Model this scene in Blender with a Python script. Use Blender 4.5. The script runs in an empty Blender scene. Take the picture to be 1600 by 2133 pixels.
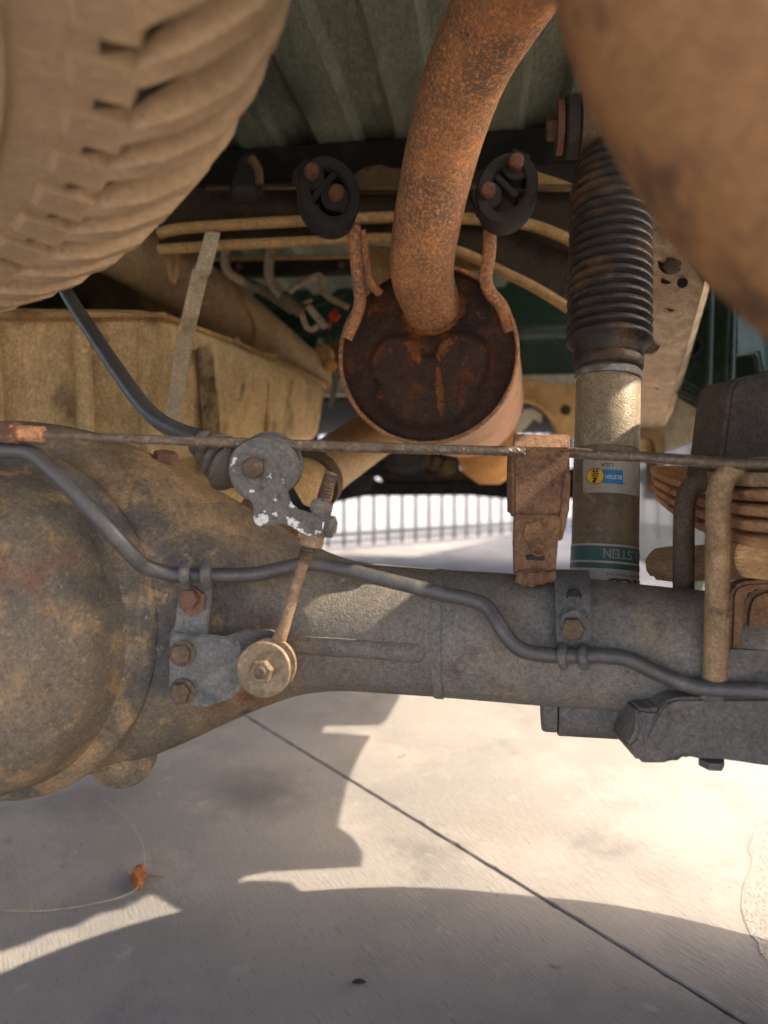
import bpy, bmesh, math, random
from mathutils import Vector, Matrix, noise as mnoise

# ------------------------------------------------------------------ camera, world, sun, exposure
S = bpy.context.scene
FP, CX, YH, CH = 1422.0, 800.0, 970.0, 0.49      # focal length and horizon in photo pixels, eye height in metres
cam_d = bpy.data.cameras.new('camera'); cam = bpy.data.objects.new('camera', cam_d)
S.collection.objects.link(cam); S.camera = cam
cam.location = (0, 0, CH); cam.rotation_euler = (math.radians(90), 0, 0)
cam_d.sensor_fit = 'VERTICAL'; cam_d.sensor_height = 36.0; cam_d.sensor_width = 27.0
cam_d.lens = 36.0 * FP / 2133.0
cam_d.shift_y = -(1066.5 - YH) / 2133.0
cam_d.clip_start = 0.01; cam_d.clip_end = 600
cam_d.dof.use_dof = True; cam_d.dof.focus_distance = 0.50; cam_d.dof.aperture_fstop = 5.0

SUN_EL, SUN_AZ = math.radians(39.0), math.radians(-3.0)     # azimuth measured from +X towards +Y
SUN = Vector((math.cos(SUN_EL) * math.cos(SUN_AZ), math.cos(SUN_EL) * math.sin(SUN_AZ), math.sin(SUN_EL)))
world = bpy.data.worlds.new('World'); S.world = world; world.use_nodes = True
wn = world.node_tree
sky_n = wn.nodes.new('ShaderNodeTexSky'); sky_n.sky_type = 'NISHITA'; sky_n.sun_disc = False
sky_n.air_density = .8; sky_n.dust_density = 4.0; sky_n.ozone_density = .6; sky_n.sun_elevation = SUN_EL; sky_n.sun_rotation = math.radians(90) - SUN_AZ
bg = wn.nodes['Background']; bg.inputs['Strength'].default_value = 0.15
wn.links.new(sky_n.outputs[0], bg.inputs['Color'])
sun_d = bpy.data.lights.new('sun', 'SUN'); sun_d.energy = 2.0; sun_d.angle = math.radians(0.35); sun_d.color = (1.0, 0.89, 0.73)
sun_o = bpy.data.objects.new('sun', sun_d); S.collection.objects.link(sun_o)
sun_o.rotation_euler = (-SUN).to_track_quat('-Z', 'Y').to_euler(); sun_o.location = (6, 0, 6)
S.view_settings.view_transform = 'Standard'; S.view_settings.look = 'None'
S.view_settings.exposure = 2.45; S.view_settings.gamma = 1.0; S.view_settings.use_curve_mapping = False
S.view_settings.use_white_balance = True; S.view_settings.white_balance_temperature = 6800; S.view_settings.white_balance_tint = 11
S.cycles.use_denoising = True
S.cycles.max_bounces = 10; S.cycles.diffuse_bounces = 6
random.seed(7)

# ------------------------------------------------------------------ small maths
def P(px, py, d):
    "a point of the place seen in direction (px, py) of the photo at d metres in front of the eye"
    return Vector((d * (px - CX) / FP, d, CH - d * (py - YH) / FP))
def L(n, d): return n * d / FP                       # n photo pixels at d metres -> metres
def G(px, py, z=0.0):                                # point on the ground
    d = (CH - z) * FP / (py - YH); return Vector((d * (px - CX) / FP, d, z))
FW = Vector((0.15, 0.9887, 0)).normalized()          # the truck's forward axis
AX = Vector((0.9887, -0.15, 0)).normalized()         # along its axle, towards the kerb side
UP = Vector((0, 0, 1))
def catmull(pts, n=6):
    out = []; m = len(pts)
    for i in range(m - 1):
        p0 = pts[max(i - 1, 0)]; p1 = pts[i]; p2 = pts[i + 1]; p3 = pts[min(i + 2, m - 1)]
        for k in range(n):
            t = k / n
            out.append(tuple(0.5 * ((2 * b) + (-a + c) * t + (2 * a - 5 * b + 4 * c - d) * t * t + (-a + 3 * b - 3 * c + d) * t ** 3)
                             for a, b, c, d in zip(p0, p1, p2, p3)))
    out.append(tuple(pts[-1])); return out
def frame(axis, ref=None):
    z = Vector(axis).normalized(); r = Vector(ref) if ref else (UP if abs(z.z) < 0.9 else Vector((0, 1, 0)))
    x = r.cross(z).normalized(); y = z.cross(x); return x, y, z

# ------------------------------------------------------------------ shapes: every one returns (vertices, faces)
def join(gs):
    V, F = [], []
    for v, f in gs:
        o = len(V); V += list(v); F += [tuple(i + o for i in q) for q in f]
    return V, F
def loft(rings, cap0=True, cap1=True, closed=True):
    V, F = [], []; n = len(rings[0])
    for r in rings: V += [Vector(p) for p in r]
    for i in range(len(rings) - 1):
        for k in range(n if closed else n - 1):
            a = i * n + k; b = i * n + (k + 1) % n
            F.append((a, b, b + n, a + n))
    if cap0: F.append(tuple(reversed(range(n))))
    if cap1: F.append(tuple(range((len(rings) - 1) * n, len(rings) * n)))
    return V, F
def tube(pts, n=14, smooth=6, wob=0.0, ell=1.0):
    "pts: (Vector, radius); swept round tube"
    q = [(p.x, p.y, p.z, r) for p, r in pts]
    if smooth: q = catmull(q, smooth)
    C = [Vector(a[:3]) for a in q]; R = [a[3] for a in q]
    t0 = (C[1] - C[0]).normalized(); x, y, _ = frame(t0); rings = []
    for i, c in enumerate(C):
        t = (C[min(i + 1, len(C) - 1)] - C[max(i - 1, 0)])
        if t.length < 1e-9: t = t0
        t.normalize(); x = (x - t * x.dot(t)).normalized(); y = t.cross(x)
        rings.append([c + (x * math.cos(2 * math.pi * k / n) * ell + y * math.sin(2 * math.pi * k / n)) * (R[i] * (1 + wob * mnoise.noise(Vector((c.x * 60, c.z * 60 + k, i * .7))))) for k in range(n)])
    return loft(rings)
def ptube(pp, rpx, **k):
    "round tube through photo points (px, py, d) with a radius in photo pixels at the first depth"
    r = L(rpx, pp[0][2]); return tube([(P(*q[:3]), L(q[3], q[2]) if len(q) > 3 else r) for q in pp], **k)
def lathe(prof, org, axis, n=32, ref=None, sx=1.0, sy=1.0, cap0=True, cap1=True):
    x, y, z = frame(axis, ref); org = Vector(org)
    return loft([[org + z * h + (x * math.cos(2 * math.pi * k / n) * sx + y * math.sin(2 * math.pi * k / n) * sy) * max(r, 1e-5) for k in range(n)] for r, h in prof], cap0, cap1)
def extrude(poly, vec, bev=0.0):
    "flat or bent outline pushed along vec, edges broken by a small bevel"
    bm = bmesh.new(); vs = [bm.verts.new(p) for p in poly]; f = bm.faces.new(vs)
    g = bmesh.ops.extrude_face_region(bm, geom=[f])
    for e in g['geom']:
        if isinstance(e, bmesh.types.BMVert): e.co += Vector(vec)
    bmesh.ops.recalc_face_normals(bm, faces=bm.faces)
    if bev > 0:
        es = [e for e in bm.edges if len(e.link_faces) == 2 and e.calc_face_angle(0) > 0.5]
        bmesh.ops.bevel(bm, geom=es, offset=bev, segments=2, affect='EDGES', clamp_overlap=True)
    bm.verts.index_update(); V = [v.co.copy() for v in bm.verts]; F = [tuple(v.index for v in q.verts) for q in bm.faces]
    bm.free(); return V, F
def plate(pp, d, th, bev=0.0006, vec=(0, 1, 0)):
    "outline given in photo points; d is one depth, or each point carries its own"
    return extrude([P(q[0], q[1], q[2] if len(q) > 2 else d) for q in pp], Vector(vec) * th, bev)
def box(c, u, v, w, bev=0.0):
    c = Vector(c); u = Vector(u); v = Vector(v); w = Vector(w)
    return extrude([c - u - v - w, c + u - v - w, c + u + v - w, c - u + v - w], w * 2, bev)
def ribbon(rows, th, vec=(0, 1, 0)):
    "rows: (pxL, pyL, pxR, pyR, d) -> bent strip with thickness"
    A = []
    for a, b, c, e, d in rows: A.append((P(a, b, d), P(c, e, d)))
    vec = Vector(vec) * th; rings = []
    return loft([[l, r, r + vec, l + vec] for l, r in A])
def smoothpoly(pp, n=4):
    "closed outline rounded by a closed spline"
    m = len(pp); q = [pp[(i - 1) % m] for i in range(m + 3)]; out = []
    for i in range(1, m + 1):
        p0, p1, p2, p3 = q[i - 1], q[i], q[i + 1], q[(i + 2) % len(q)] if i + 2 < len(q) else pp[(i + 1) % m]
        for k in range(n):
            t = k / n
            out.append(tuple(0.5 * ((2 * b) + (-a + c) * t + (2 * a - 5 * b + 4 * c - d) * t * t + (-a + 3 * b - 3 * c + d) * t ** 3) for a, b, c, d in zip(p0, p1, p2, p3)))
    return out
def circ(px, py, r, n=24, a0=0, sx=1, sy=1):
    return [(px + r * sx * math.cos(a0 + 2 * math.pi * k / n), py + r * sy * math.sin(a0 + 2 * math.pi * k / n)) for k in range(n)]
def hexhead(c, axis, r, h, wr=0.0, wh=0.0, rot=0.2):
    "hexagon bolt head with its flange washer"
    x, y, z = frame(axis); c = Vector(c); gs = []
    if wr: gs.append(lathe([(wr * .98, 0), (wr, wh * .3), (wr, wh * .8), (wr * .95, wh)], c, axis, 28)); c = c + z * wh
    def ring(rr, hh): return [c + z * hh + (x * math.cos(rot + k * math.pi / 3) + y * math.sin(rot + k * math.pi / 3)) * rr for k in range(6)]
    gs.append(loft([ring(r, -.0003), ring(r, h * .82), ring(r * .86, h), ring(r * .6, h * .97)]))
    return join(gs)
def helix(c, axis, r, pitch, turns, wr, n=14):
    x, y, z = frame(axis); c = Vector(c); k = int(turns * n)
    return tube([(c + (x * math.cos(2 * math.pi * i / n) + y * math.sin(2 * math.pi * i / n)) * r + z * pitch * i / n, wr) for i in range(k)], n=6, smooth=0)

# ------------------------------------------------------------------ materials
MATS = {}
# gain on the brightness and saturation of each coating's colour
TUNE = {'exhaust_rust': (1.6, 1.0), 'tail_section_rust': (.92, 1.2), 'leaf_spring_rust': (1.35, .9), 'sticker_cream': (.78, 1.0), 'tank_dust': (1.45, .95), 'frame_dusty': (1.2, .92), 'u_bolt_grimy': (1.3, 1.08),
        'u_bolt_dark': (1.3, 1.0), 'tyre_dusty': (.82, 1.12), 'dusty_metal': (1.35, 1.08), 'driveshaft_dust': (1.25, 1.1), 'tank_strap': (1.6, .9), 'axle_grimy_paint': (1.2, 1.08),
        'axle_tube_paint': (1.2, 1.05), 'muffler_shell': (1.15, 1.15), 'crossmember_brown': (.85, 1.1), 'boot_rubber_dusty': (.95, 1.0), 'small_boot_rubber': (1.0, 1.0), 'bolt_grimy': (.85, 1.0), 'washer_brown': (1.2, 1.05),
        'link_rod': (1.2, 1.05), 'stop_bracket_rust': (1.0, 1.2), 'lift_block': (1.3, 1.08), 'shock_body_dust': (1.15, 1.1), 'muffler_dark_rust': (.72, 1.1), 'bed_green_dusty': (1.35, 1.0), 'green_gloss_paint': (2.6, 1.1), 'fuel_pipe': (1.25, 1.05), 'hose_grey': (1.2, 1.0)}
def mat(name, base, layers=(), rough=0.8, bump=0.0, bscale=400.0, metal=0.0, spec=0.35, fine=None, stretch=(1, 1, 1), coat=0.0, grad=None, grain=1.0, gscale=1.0):
    "base colour, then patches of other colours laid over it by noise: (colour, scale, from, to[, detail, seed])"
    g_, s_ = TUNE.get(name, (1.0, 1.0))
    def tune(c):
        l = .3 * c[0] + .6 * c[1] + .1 * c[2]; return tuple(max(.004, min(.74, (l + (q - l) * s_) * g_)) for q in c)
    base = tune(base); layers = [(tune(q[0]),) + tuple(q[1:]) for q in layers]
    m = bpy.data.materials.new(name); m.use_nodes = True; t = m.node_tree; b = t.nodes['Principled BSDF']
    b.inputs['Roughness'].default_value = rough; b.inputs['Metallic'].default_value = metal; b.inputs['Specular IOR Level'].default_value = spec
    b.inputs['Coat Weight'].default_value = coat
    tc = t.nodes.new('ShaderNodeTexCoord'); mp = t.nodes.new('ShaderNodeMapping'); mp.inputs['Scale'].default_value = stretch
    t.links.new(tc.outputs['Object'], mp.inputs['Vector'])
    col = None; prev = tuple(base) + (1,)
    for i, ly in enumerate(layers):
        c, sc, lo, hi = ly[:4]; det = ly[4] if len(ly) > 4 else 8
        n = t.nodes.new('ShaderNodeTexNoise'); n.noise_dimensions = '4D'; n.inputs['W'].default_value = i * 3.7 + len(name)
        n.inputs['Scale'].default_value = sc; n.inputs['Detail'].default_value = det; n.inputs['Roughness'].default_value = 0.62
        t.links.new(mp.outputs[0], n.inputs['Vector'])
        r = t.nodes.new('ShaderNodeMapRange'); r.interpolation_type = 'SMOOTHSTEP'
        r.inputs['From Min'].default_value = lo; r.inputs['From Max'].default_value = hi
        t.links.new(n.outputs['Fac'], r.inputs['Value'])
        x = t.nodes.new('ShaderNodeMix'); x.data_type = 'RGBA'
        t.links.new(r.outputs[0], x.inputs[0])
        if col is None: x.inputs[6].default_value = prev
        else: t.links.new(col, x.inputs[6])
        x.inputs[7].default_value = tuple(c) + (1,); col = x.outputs[2]
    if grad:                                            # another coat of paint from one end of the part to the other
        sx_ = t.nodes.new('ShaderNodeSeparateXYZ'); t.links.new(tc.outputs['Object'], sx_.inputs[0])
        n = t.nodes.new('ShaderNodeTexNoise'); n.inputs['Scale'].default_value = 30; n.inputs['Detail'].default_value = 8; t.links.new(tc.outputs['Object'], n.inputs['Vector'])
        ad = t.nodes.new('ShaderNodeMath'); ad.operation = 'MULTIPLY_ADD'; ad.inputs[1].default_value = grad[3]; t.links.new(n.outputs['Fac'], ad.inputs[0]); t.links.new(sx_.outputs[0], ad.inputs[2])
        r = t.nodes.new('ShaderNodeMapRange'); r.interpolation_type = 'SMOOTHSTEP'; r.inputs['From Min'].default_value = grad[1] + grad[3] * .5; r.inputs['From Max'].default_value = grad[2] + grad[3] * .5
        r.inputs['To Max'].default_value = .9
        t.links.new(ad.outputs[0], r.inputs['Value'])
        x = t.nodes.new('ShaderNodeMix'); x.data_type = 'RGBA'; t.links.new(r.outputs[0], x.inputs[0]); t.links.new(col, x.inputs[6]); x.inputs[7].default_value = tuple(grad[0]) + (1,); col = x.outputs[2]
    if layers and grain > 0:
        for sc, amt, w in ((60, .45, 1.3), (330, .7, 5.1), (800, .8, 8.2)):
            n = t.nodes.new('ShaderNodeTexNoise'); n.noise_dimensions = '4D'; n.inputs['W'].default_value = w
            n.inputs['Scale'].default_value = sc * gscale; n.inputs['Detail'].default_value = 5; n.inputs['Roughness'].default_value = .65
            t.links.new(mp.outputs[0], n.inputs['Vector'])
            r = t.nodes.new('ShaderNodeMapRange'); r.inputs['From Min'].default_value = .28; r.inputs['From Max'].default_value = .72
            r.inputs['To Min'].default_value = 1 - .5 * amt * grain; r.inputs['To Max'].default_value = 1 + .5 * amt * grain
            t.links.new(n.outputs['Fac'], r.inputs['Value'])
            x = t.nodes.new('ShaderNodeMix'); x.data_type = 'RGBA'; x.blend_type = 'MULTIPLY'; x.inputs[0].default_value = 1; x.clamp_result = False
            cb_ = t.nodes.new('ShaderNodeCombineColor')
            for q in range(3): t.links.new(r.outputs[0], cb_.inputs[q])
            t.links.new(col, x.inputs[6]); t.links.new(cb_.outputs[0], x.inputs[7]); col = x.outputs[2]
    if col is not None: t.links.new(col, b.inputs['Base Color'])
    else: b.inputs['Base Color'].default_value = prev
    if bump > 0:
        n = t.nodes.new('ShaderNodeTexNoise'); n.inputs['Scale'].default_value = bscale; n.inputs['Detail'].default_value = 6
        t.links.new(mp.outputs[0], n.inputs['Vector'])
        u = t.nodes.new('ShaderNodeBump'); u.inputs['Strength'].default_value = bump; u.inputs['Distance'].default_value = 0.7 / bscale
        t.links.new(n.outputs['Fac'], u.inputs['Height']); t.links.new(u.outputs[0], b.inputs['Normal'])
        if layers:
            rr = t.nodes.new('ShaderNodeMapRange'); rr.inputs['To Min'].default_value = max(rough - .18, .05); rr.inputs['To Max'].default_value = min(rough + .15, 1)
            t.links.new(n.outputs['Fac'], rr.inputs['Value']); t.links.new(rr.outputs[0], b.inputs['Roughness'])
    MATS[name] = m; return m
TAN = (.30, .19, .09); RUST = (.20, .075, .03); DK = (.045, .045, .047)
M_axle = mat('axle_grimy_paint', (.115, .092, .066), [((.215, .145, .08), 7, .44, .60), ((.068, .064, .058), 11, .50, .64), ((.24, .16, .085), 48, .52, .68), ((.125, .052, .028), 9, .55, .70), ((.28, .22, .15), 150, .60, .72), ((.042, .038, .035), 30, .61, .72), ((.42, .35, .26), 520, .70, .74)], .72, .7, 700, grad=((.15, .134, .115), .005, .075, .10))
M_axle2 = mat('axle_tube_paint', (.138, .124, .108), [((.18, .145, .105), 14, .48, .64), ((.10, .068, .052), 34, .58, .70), ((.16, .12, .08), 300, .62, .72), ((.03, .03, .03), 420, .64, .70)], .7, .5, 1000)
M_rust = mat('exhaust_rust', (.20, .105, .062), [((.32, .15, .07), 14, .42, .60), ((.13, .082, .062), 18, .50, .66), ((.44, .19, .065), 330, .47, .60), ((.09, .06, .048), 420, .56, .66), ((.50, .24, .09), 800, .56, .68), ((.40, .34, .28), 1100, .66, .72)], .66, 1.0, 900, spec=.5)
M_rust2 = mat('tail_section_rust', (.20, .10, .052), [((.26, .145, .075), 16, .42, .60), ((.11, .062, .04), 40, .52, .66), ((.075, .048, .034), 70, .60, .70)], .8, .6, 500, grain=.7)
M_rustd = mat('muffler_dark_rust', (.095, .055, .042), [((.26, .095, .035), 22, .50, .66), ((.05, .034, .03), 14, .50, .62), ((.36, .14, .045), 90, .58, .70)], .85, .7, 800)
M_shell = mat('muffler_shell', (.42, .24, .15), [((.46, .22, .10), 12, .45, .62), ((.36, .30, .25), 20, .52, .68), ((.25, .10, .04), 60, .62, .72)], .6, .4, 500)
M_orange = mat('hot_pipe_rust', (.52, .26, .08), [((.36, .17, .05), 25, .5, .65)], .7, .4, 400)
M_orange2 = mat('bright_rust', (.24, .085, .025), [((.34, .13, .04), 90, .48, .60), ((.08, .035, .02), 120, .52, .62)], .9, .9, 600)
M_tan = mat('dusty_metal', (.34, .22, .105), [((.24, .145, .065), 18, .48, .64), ((.42, .30, .16), 40, .56, .70), ((.12, .075, .04), 70, .62, .72), ((.07, .05, .035), 300, .66, .72)], .85, .6, 700)
M_tank = mat('tank_dust', (.46, .325, .165), [((.56, .38, .175), 6, .47, .62), ((.22, .155, .085), 11, .52, .66), ((.13, .09, .05), 26, .60, .72), ((.48, .36, .20), 90, .62, .74)], .9, .5, 300, stretch=(1, 1, .6))
M_stain = mat('tank_dark_stain', (.17, .12, .07), [((.34, .24, .135), 50, .42, .58), ((.05, .035, .022), 120, .56, .66)], .95, .8, 300)
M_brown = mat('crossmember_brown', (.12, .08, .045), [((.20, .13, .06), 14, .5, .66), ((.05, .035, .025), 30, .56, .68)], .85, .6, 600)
M_web = mat('crossmember_dark_face', (.045, .030, .018), [((.09, .058, .03), 16, .52, .68), ((.025, .018, .013), 30, .54, .66)], .9, .6, 600)  # darker than the other brown: deep shade put into the web colour
M_frame = mat('frame_dusty', (.33, .235, .15), [((.42, .32, .22), 20, .48, .62), ((.22, .14, .075), 34, .54, .66), ((.14, .09, .05), 9, .56, .70), ((.52, .44, .34), 120, .63, .72)], .8, .9, 220)
M_green = mat('bed_green_dusty', (.15, .17, .13), [((.27, .275, .20), 5, .48, .64), ((.075, .088, .068), 9, .52, .66), ((.36, .33, .22), 16, .60, .74)], .55, .3, 250, stretch=(1, .25, 1))
M_gloss = mat('green_gloss_paint', (.009, .019, .014), [((.016, .03, .022), 10, .5, .65), ((.16, .16, .11), 30, .64, .76)], .35, .35, 60, coat=.3)
M_pale = mat('pale_seam_sealer', (.55, .52, .40), [((.45, .30, .14), 22, .55, .68), ((.36, .15, .07), 14, .64, .72)], .75, .4, 200)
M_black = mat('black_grime', (.022, .02, .019), [((.055, .043, .032), 30, .5, .68)], .8, .5, 500)
M_sill = mat('dark_sill_paint', (.012, .012, .011), [((.028, .024, .02), 25, .5, .7)], .9, .4, 400)  # near-black colour standing in for shade under the bed
M_rub = mat('rubber', (.030, .027, .025), [((.062, .048, .037), 24, .5, .68), ((.10, .075, .055), 160, .64, .74)], .75, .4, 700)
M_boot = mat('boot_rubber_dusty', (.036, .032, .029), [((.115, .072, .042), 26, .46, .62), ((.15, .085, .042), 60, .60, .74), ((.022, .021, .021), 44, .60, .72)], .55, .4, 500)
M_boots = mat('small_boot_rubber', (.085, .07, .056), [((.15, .11, .075), 40, .46, .62), ((.045, .04, .036), 60, .58, .70)], .6, .4, 600)
M_line = mat('brake_line_sleeve', (.072, .069, .066), [((.12, .112, .102), 40, .5, .68), ((.15, .13, .11), 300, .66, .74)], .42, .2, 900, spec=.55, grain=.6)
M_shock = mat('shock_body_dust', (.15, .11, .07), [((.10, .073, .047), 22, .47, .62), ((.20, .15, .095), 120, .55, .68), ((.085, .062, .042), 45, .58, .70), ((.30, .24, .16), 480, .66, .72)], .6, .45, 900, grain=.6)
M_shocku = mat('shock_body_clean', (.27, .21, .125), [((.33, .27, .17), 60, .5, .64), ((.19, .14, .08), 22, .54, .70)], .5, .45, 700)  # a lighter tone than the lower body
M_zinc = mat('zinc_ring', (.30, .28, .25), [((.20, .16, .12), 60, .5, .65)], .5, .2, 600, metal=.7)
M_cable = mat('steel_cable', (.15, .115, .085), [((.24, .19, .14), 300, .5, .64), ((.10, .06, .038), 40, .56, .68)], .5, .3, 900, metal=.35)
M_bolt = mat('bolt_grimy', (.14, .095, .06), [((.22, .15, .085), 90, .5, .65), ((.075, .058, .045), 120, .56, .68)], .65, .6, 1200, metal=.25)
M_boltr = mat('bolt_rusty', (.17, .085, .055), [((.12, .055, .035), 120, .5, .64), ((.24, .14, .09), 300, .6, .7)], .75, .7, 1400)
M_brk = mat('bracket_blue_grey', (.13, .123, .113), [((.185, .15, .11), 36, .50, .66), ((.075, .077, .08), 60, .54, .66), ((.28, .22, .15), 260, .63, .72)], .68, .5, 1100)
M_lever = mat('lever_flaking_paint', (.13, .118, .102), [((.18, .155, .125), 60, .5, .66), ((.06, .055, .05), 140, .55, .66), ((.68, .66, .62), 105, .575, .582, 3), ((.34, .24, .13), 80, .68, .69, 2)], .7, .6, 1200)
M_wash = mat('washer_brown', (.20, .145, .09), [((.13, .095, .062), 60, .48, .63), ((.28, .20, .12), 180, .58, .70)], .6, .5, 1200, metal=.2)
M_white = mat('bushing_nylon', (.62, .60, .56), [((.42, .36, .28), 150, .55, .7)], .6)
M_rod = mat('link_rod', (.20, .13, .08), [((.27, .175, .11), 120, .5, .63), ((.13, .085, .055), 60, .55, .68), ((.09, .06, .04), 900, .62, .70)], .65, .7, 1500)
M_stop = mat('stop_bracket_rust', (.17, .10, .065), [((.24, .14, .08), 40, .5, .66), ((.10, .06, .042), 90, .55, .67), ((.30, .18, .10), 420, .63, .72)], .85, .8, 900)
M_leaf = mat('leaf_spring_rust', (.36, .19, .085), [((.46, .25, .105), 40, .48, .62), ((.15, .085, .045), 60, .54, .67), ((.38, .25, .14), 260, .62, .72)], .85, .8, 700, stretch=(1, .4, 2))
M_ubolt = mat('u_bolt_grimy', (.22, .145, .085), [((.31, .21, .12), 60, .48, .62), ((.11, .075, .048), 40, .55, .66), ((.34, .27, .19), 500, .64, .72)], .75, .8, 900)
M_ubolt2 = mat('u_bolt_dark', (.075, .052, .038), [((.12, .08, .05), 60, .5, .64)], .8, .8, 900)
M_block = mat('lift_block', (.34, .215, .115), [((.44, .30, .17), 20, .5, .64), ((.22, .13, .07), 60, .58, .70)], .8, .7, 260, stretch=(1, .4, 3))
M_stopr = mat('bump_stop_rubber', (.075, .058, .046), [((.105, .08, .06), 30, .5, .66), ((.045, .036, .03), 60, .55, .68)], .85, .5, 700)
M_plate = mat('spring_plate', (.12, .108, .096), [((.16, .13, .10), 30, .5, .66), ((.17, .115, .07), 14, .62, .74)], .75, .5, 700)
M_tyre = mat('tyre_dusty', (.38, .275, .18), [((.46, .33, .205), 8, .46, .64), ((.24, .18, .13), 20, .54, .70), ((.48, .37, .25), 60, .62, .74)], .9, .5, 300, grain=.45)
M_tyred = mat('tyre_groove_rubber', (.07, .05, .036), [((.11, .08, .052), 30, .5, .68)], .9, .4, 300)
M_rim = mat('spare_rim_dust', (.40, .26, .14), [((.28, .17, .085), 10, .5, .66)], .85, .4, 300)
M_strap = mat('tank_strap', (.40, .32, .21), [((.30, .215, .12), 30, .5, .66), ((.20, .14, .08), 90, .62, .74)], .7, .5, 600)
M_pipe = mat('fuel_pipe', (.36, .29, .20), [((.24, .175, .11), 60, .5, .64), ((.46, .40, .31), 140, .6, .72)], .6, .5, 700)
M_hose = mat('hose_grey', (.13, .105, .075), [((.19, .15, .10), 30, .5, .66)], .8, .3, 500)
M_shaft = mat('driveshaft_dust', (.36, .26, .155), [((.27, .19, .11), 20, .5, .66), ((.20, .12, .065), 60, .62, .74)], .7, .4, 500)
M_red = mat('red_clip', (.62, .05, .03), (), .5)
M_lens = mat('sticker_cream', (.46, .40, .32), [((.38, .32, .25), 40, .5, .65)], .5, .2, 900, grain=.35)
M_dgreen = mat('sticker_green', (.035, .085, .072), [((.06, .09, .075), 80, .5, .7)], .5, grain=.3)
M_txt = mat('sticker_grey_letters', (.22, .20, .17), (), .6)
M_blue = mat('sticker_blue', (.015, .17, .36), [((.05, .19, .33), 160, .55, .7)], .45, grain=.3)
M_yel = mat('sticker_yellow', (.72, .43, .03), [((.55, .34, .05), 160, .58, .7)], .45, grain=.3)
M_ink = mat('sticker_black_print', (.015, .014, .013), (), .6)
M_wtxt = mat('sticker_white_letters', (.62, .62, .60), (), .6)
M_logo = mat('sticker_brown_print', (.10, .06, .045), (), .7)
M_body = mat('truck_green_paint', (.012, .05, .032), [((.03, .07, .05), 4, .5, .7)], .3, coat=.5)
M_fence = mat('fence_grey', (.045, .05, .048), [((.07, .075, .07), 6, .5, .65)], .5, grain=0)
M_asph = mat('pale_street', (.225, .22, .222), [((.27, .262, .255), .8, .45, .62), ((.17, .167, .17), 3, .56, .7)], .9, grain=0)
M_wall = mat('pale_stucco', (.62, .60, .63), [((.68, .66, .67), .6, .45, .65)], .9, grain=0)
M_car = mat('car_white', (.72, .73, .75), (), .25, coat=.8)
M_glass = mat('car_glass', (.03, .04, .05), (), .08, spec=.6)
M_carb = mat('car_trim_grey', (.10, .10, .11), (), .6)
M_alloy = mat('car_alloy', (.5, .5, .52), (), .35, metal=.7)
M_leaf_d = mat('dried_pod', (.26, .085, .02), [((.40, .15, .03), 300, .5, .65), ((.11, .035, .012), 400, .58, .7)], .7, .6, 900)
M_stem = mat('dried_stem', (.42, .33, .22), [((.30, .22, .14), 80, .5, .65)], .7)

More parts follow.
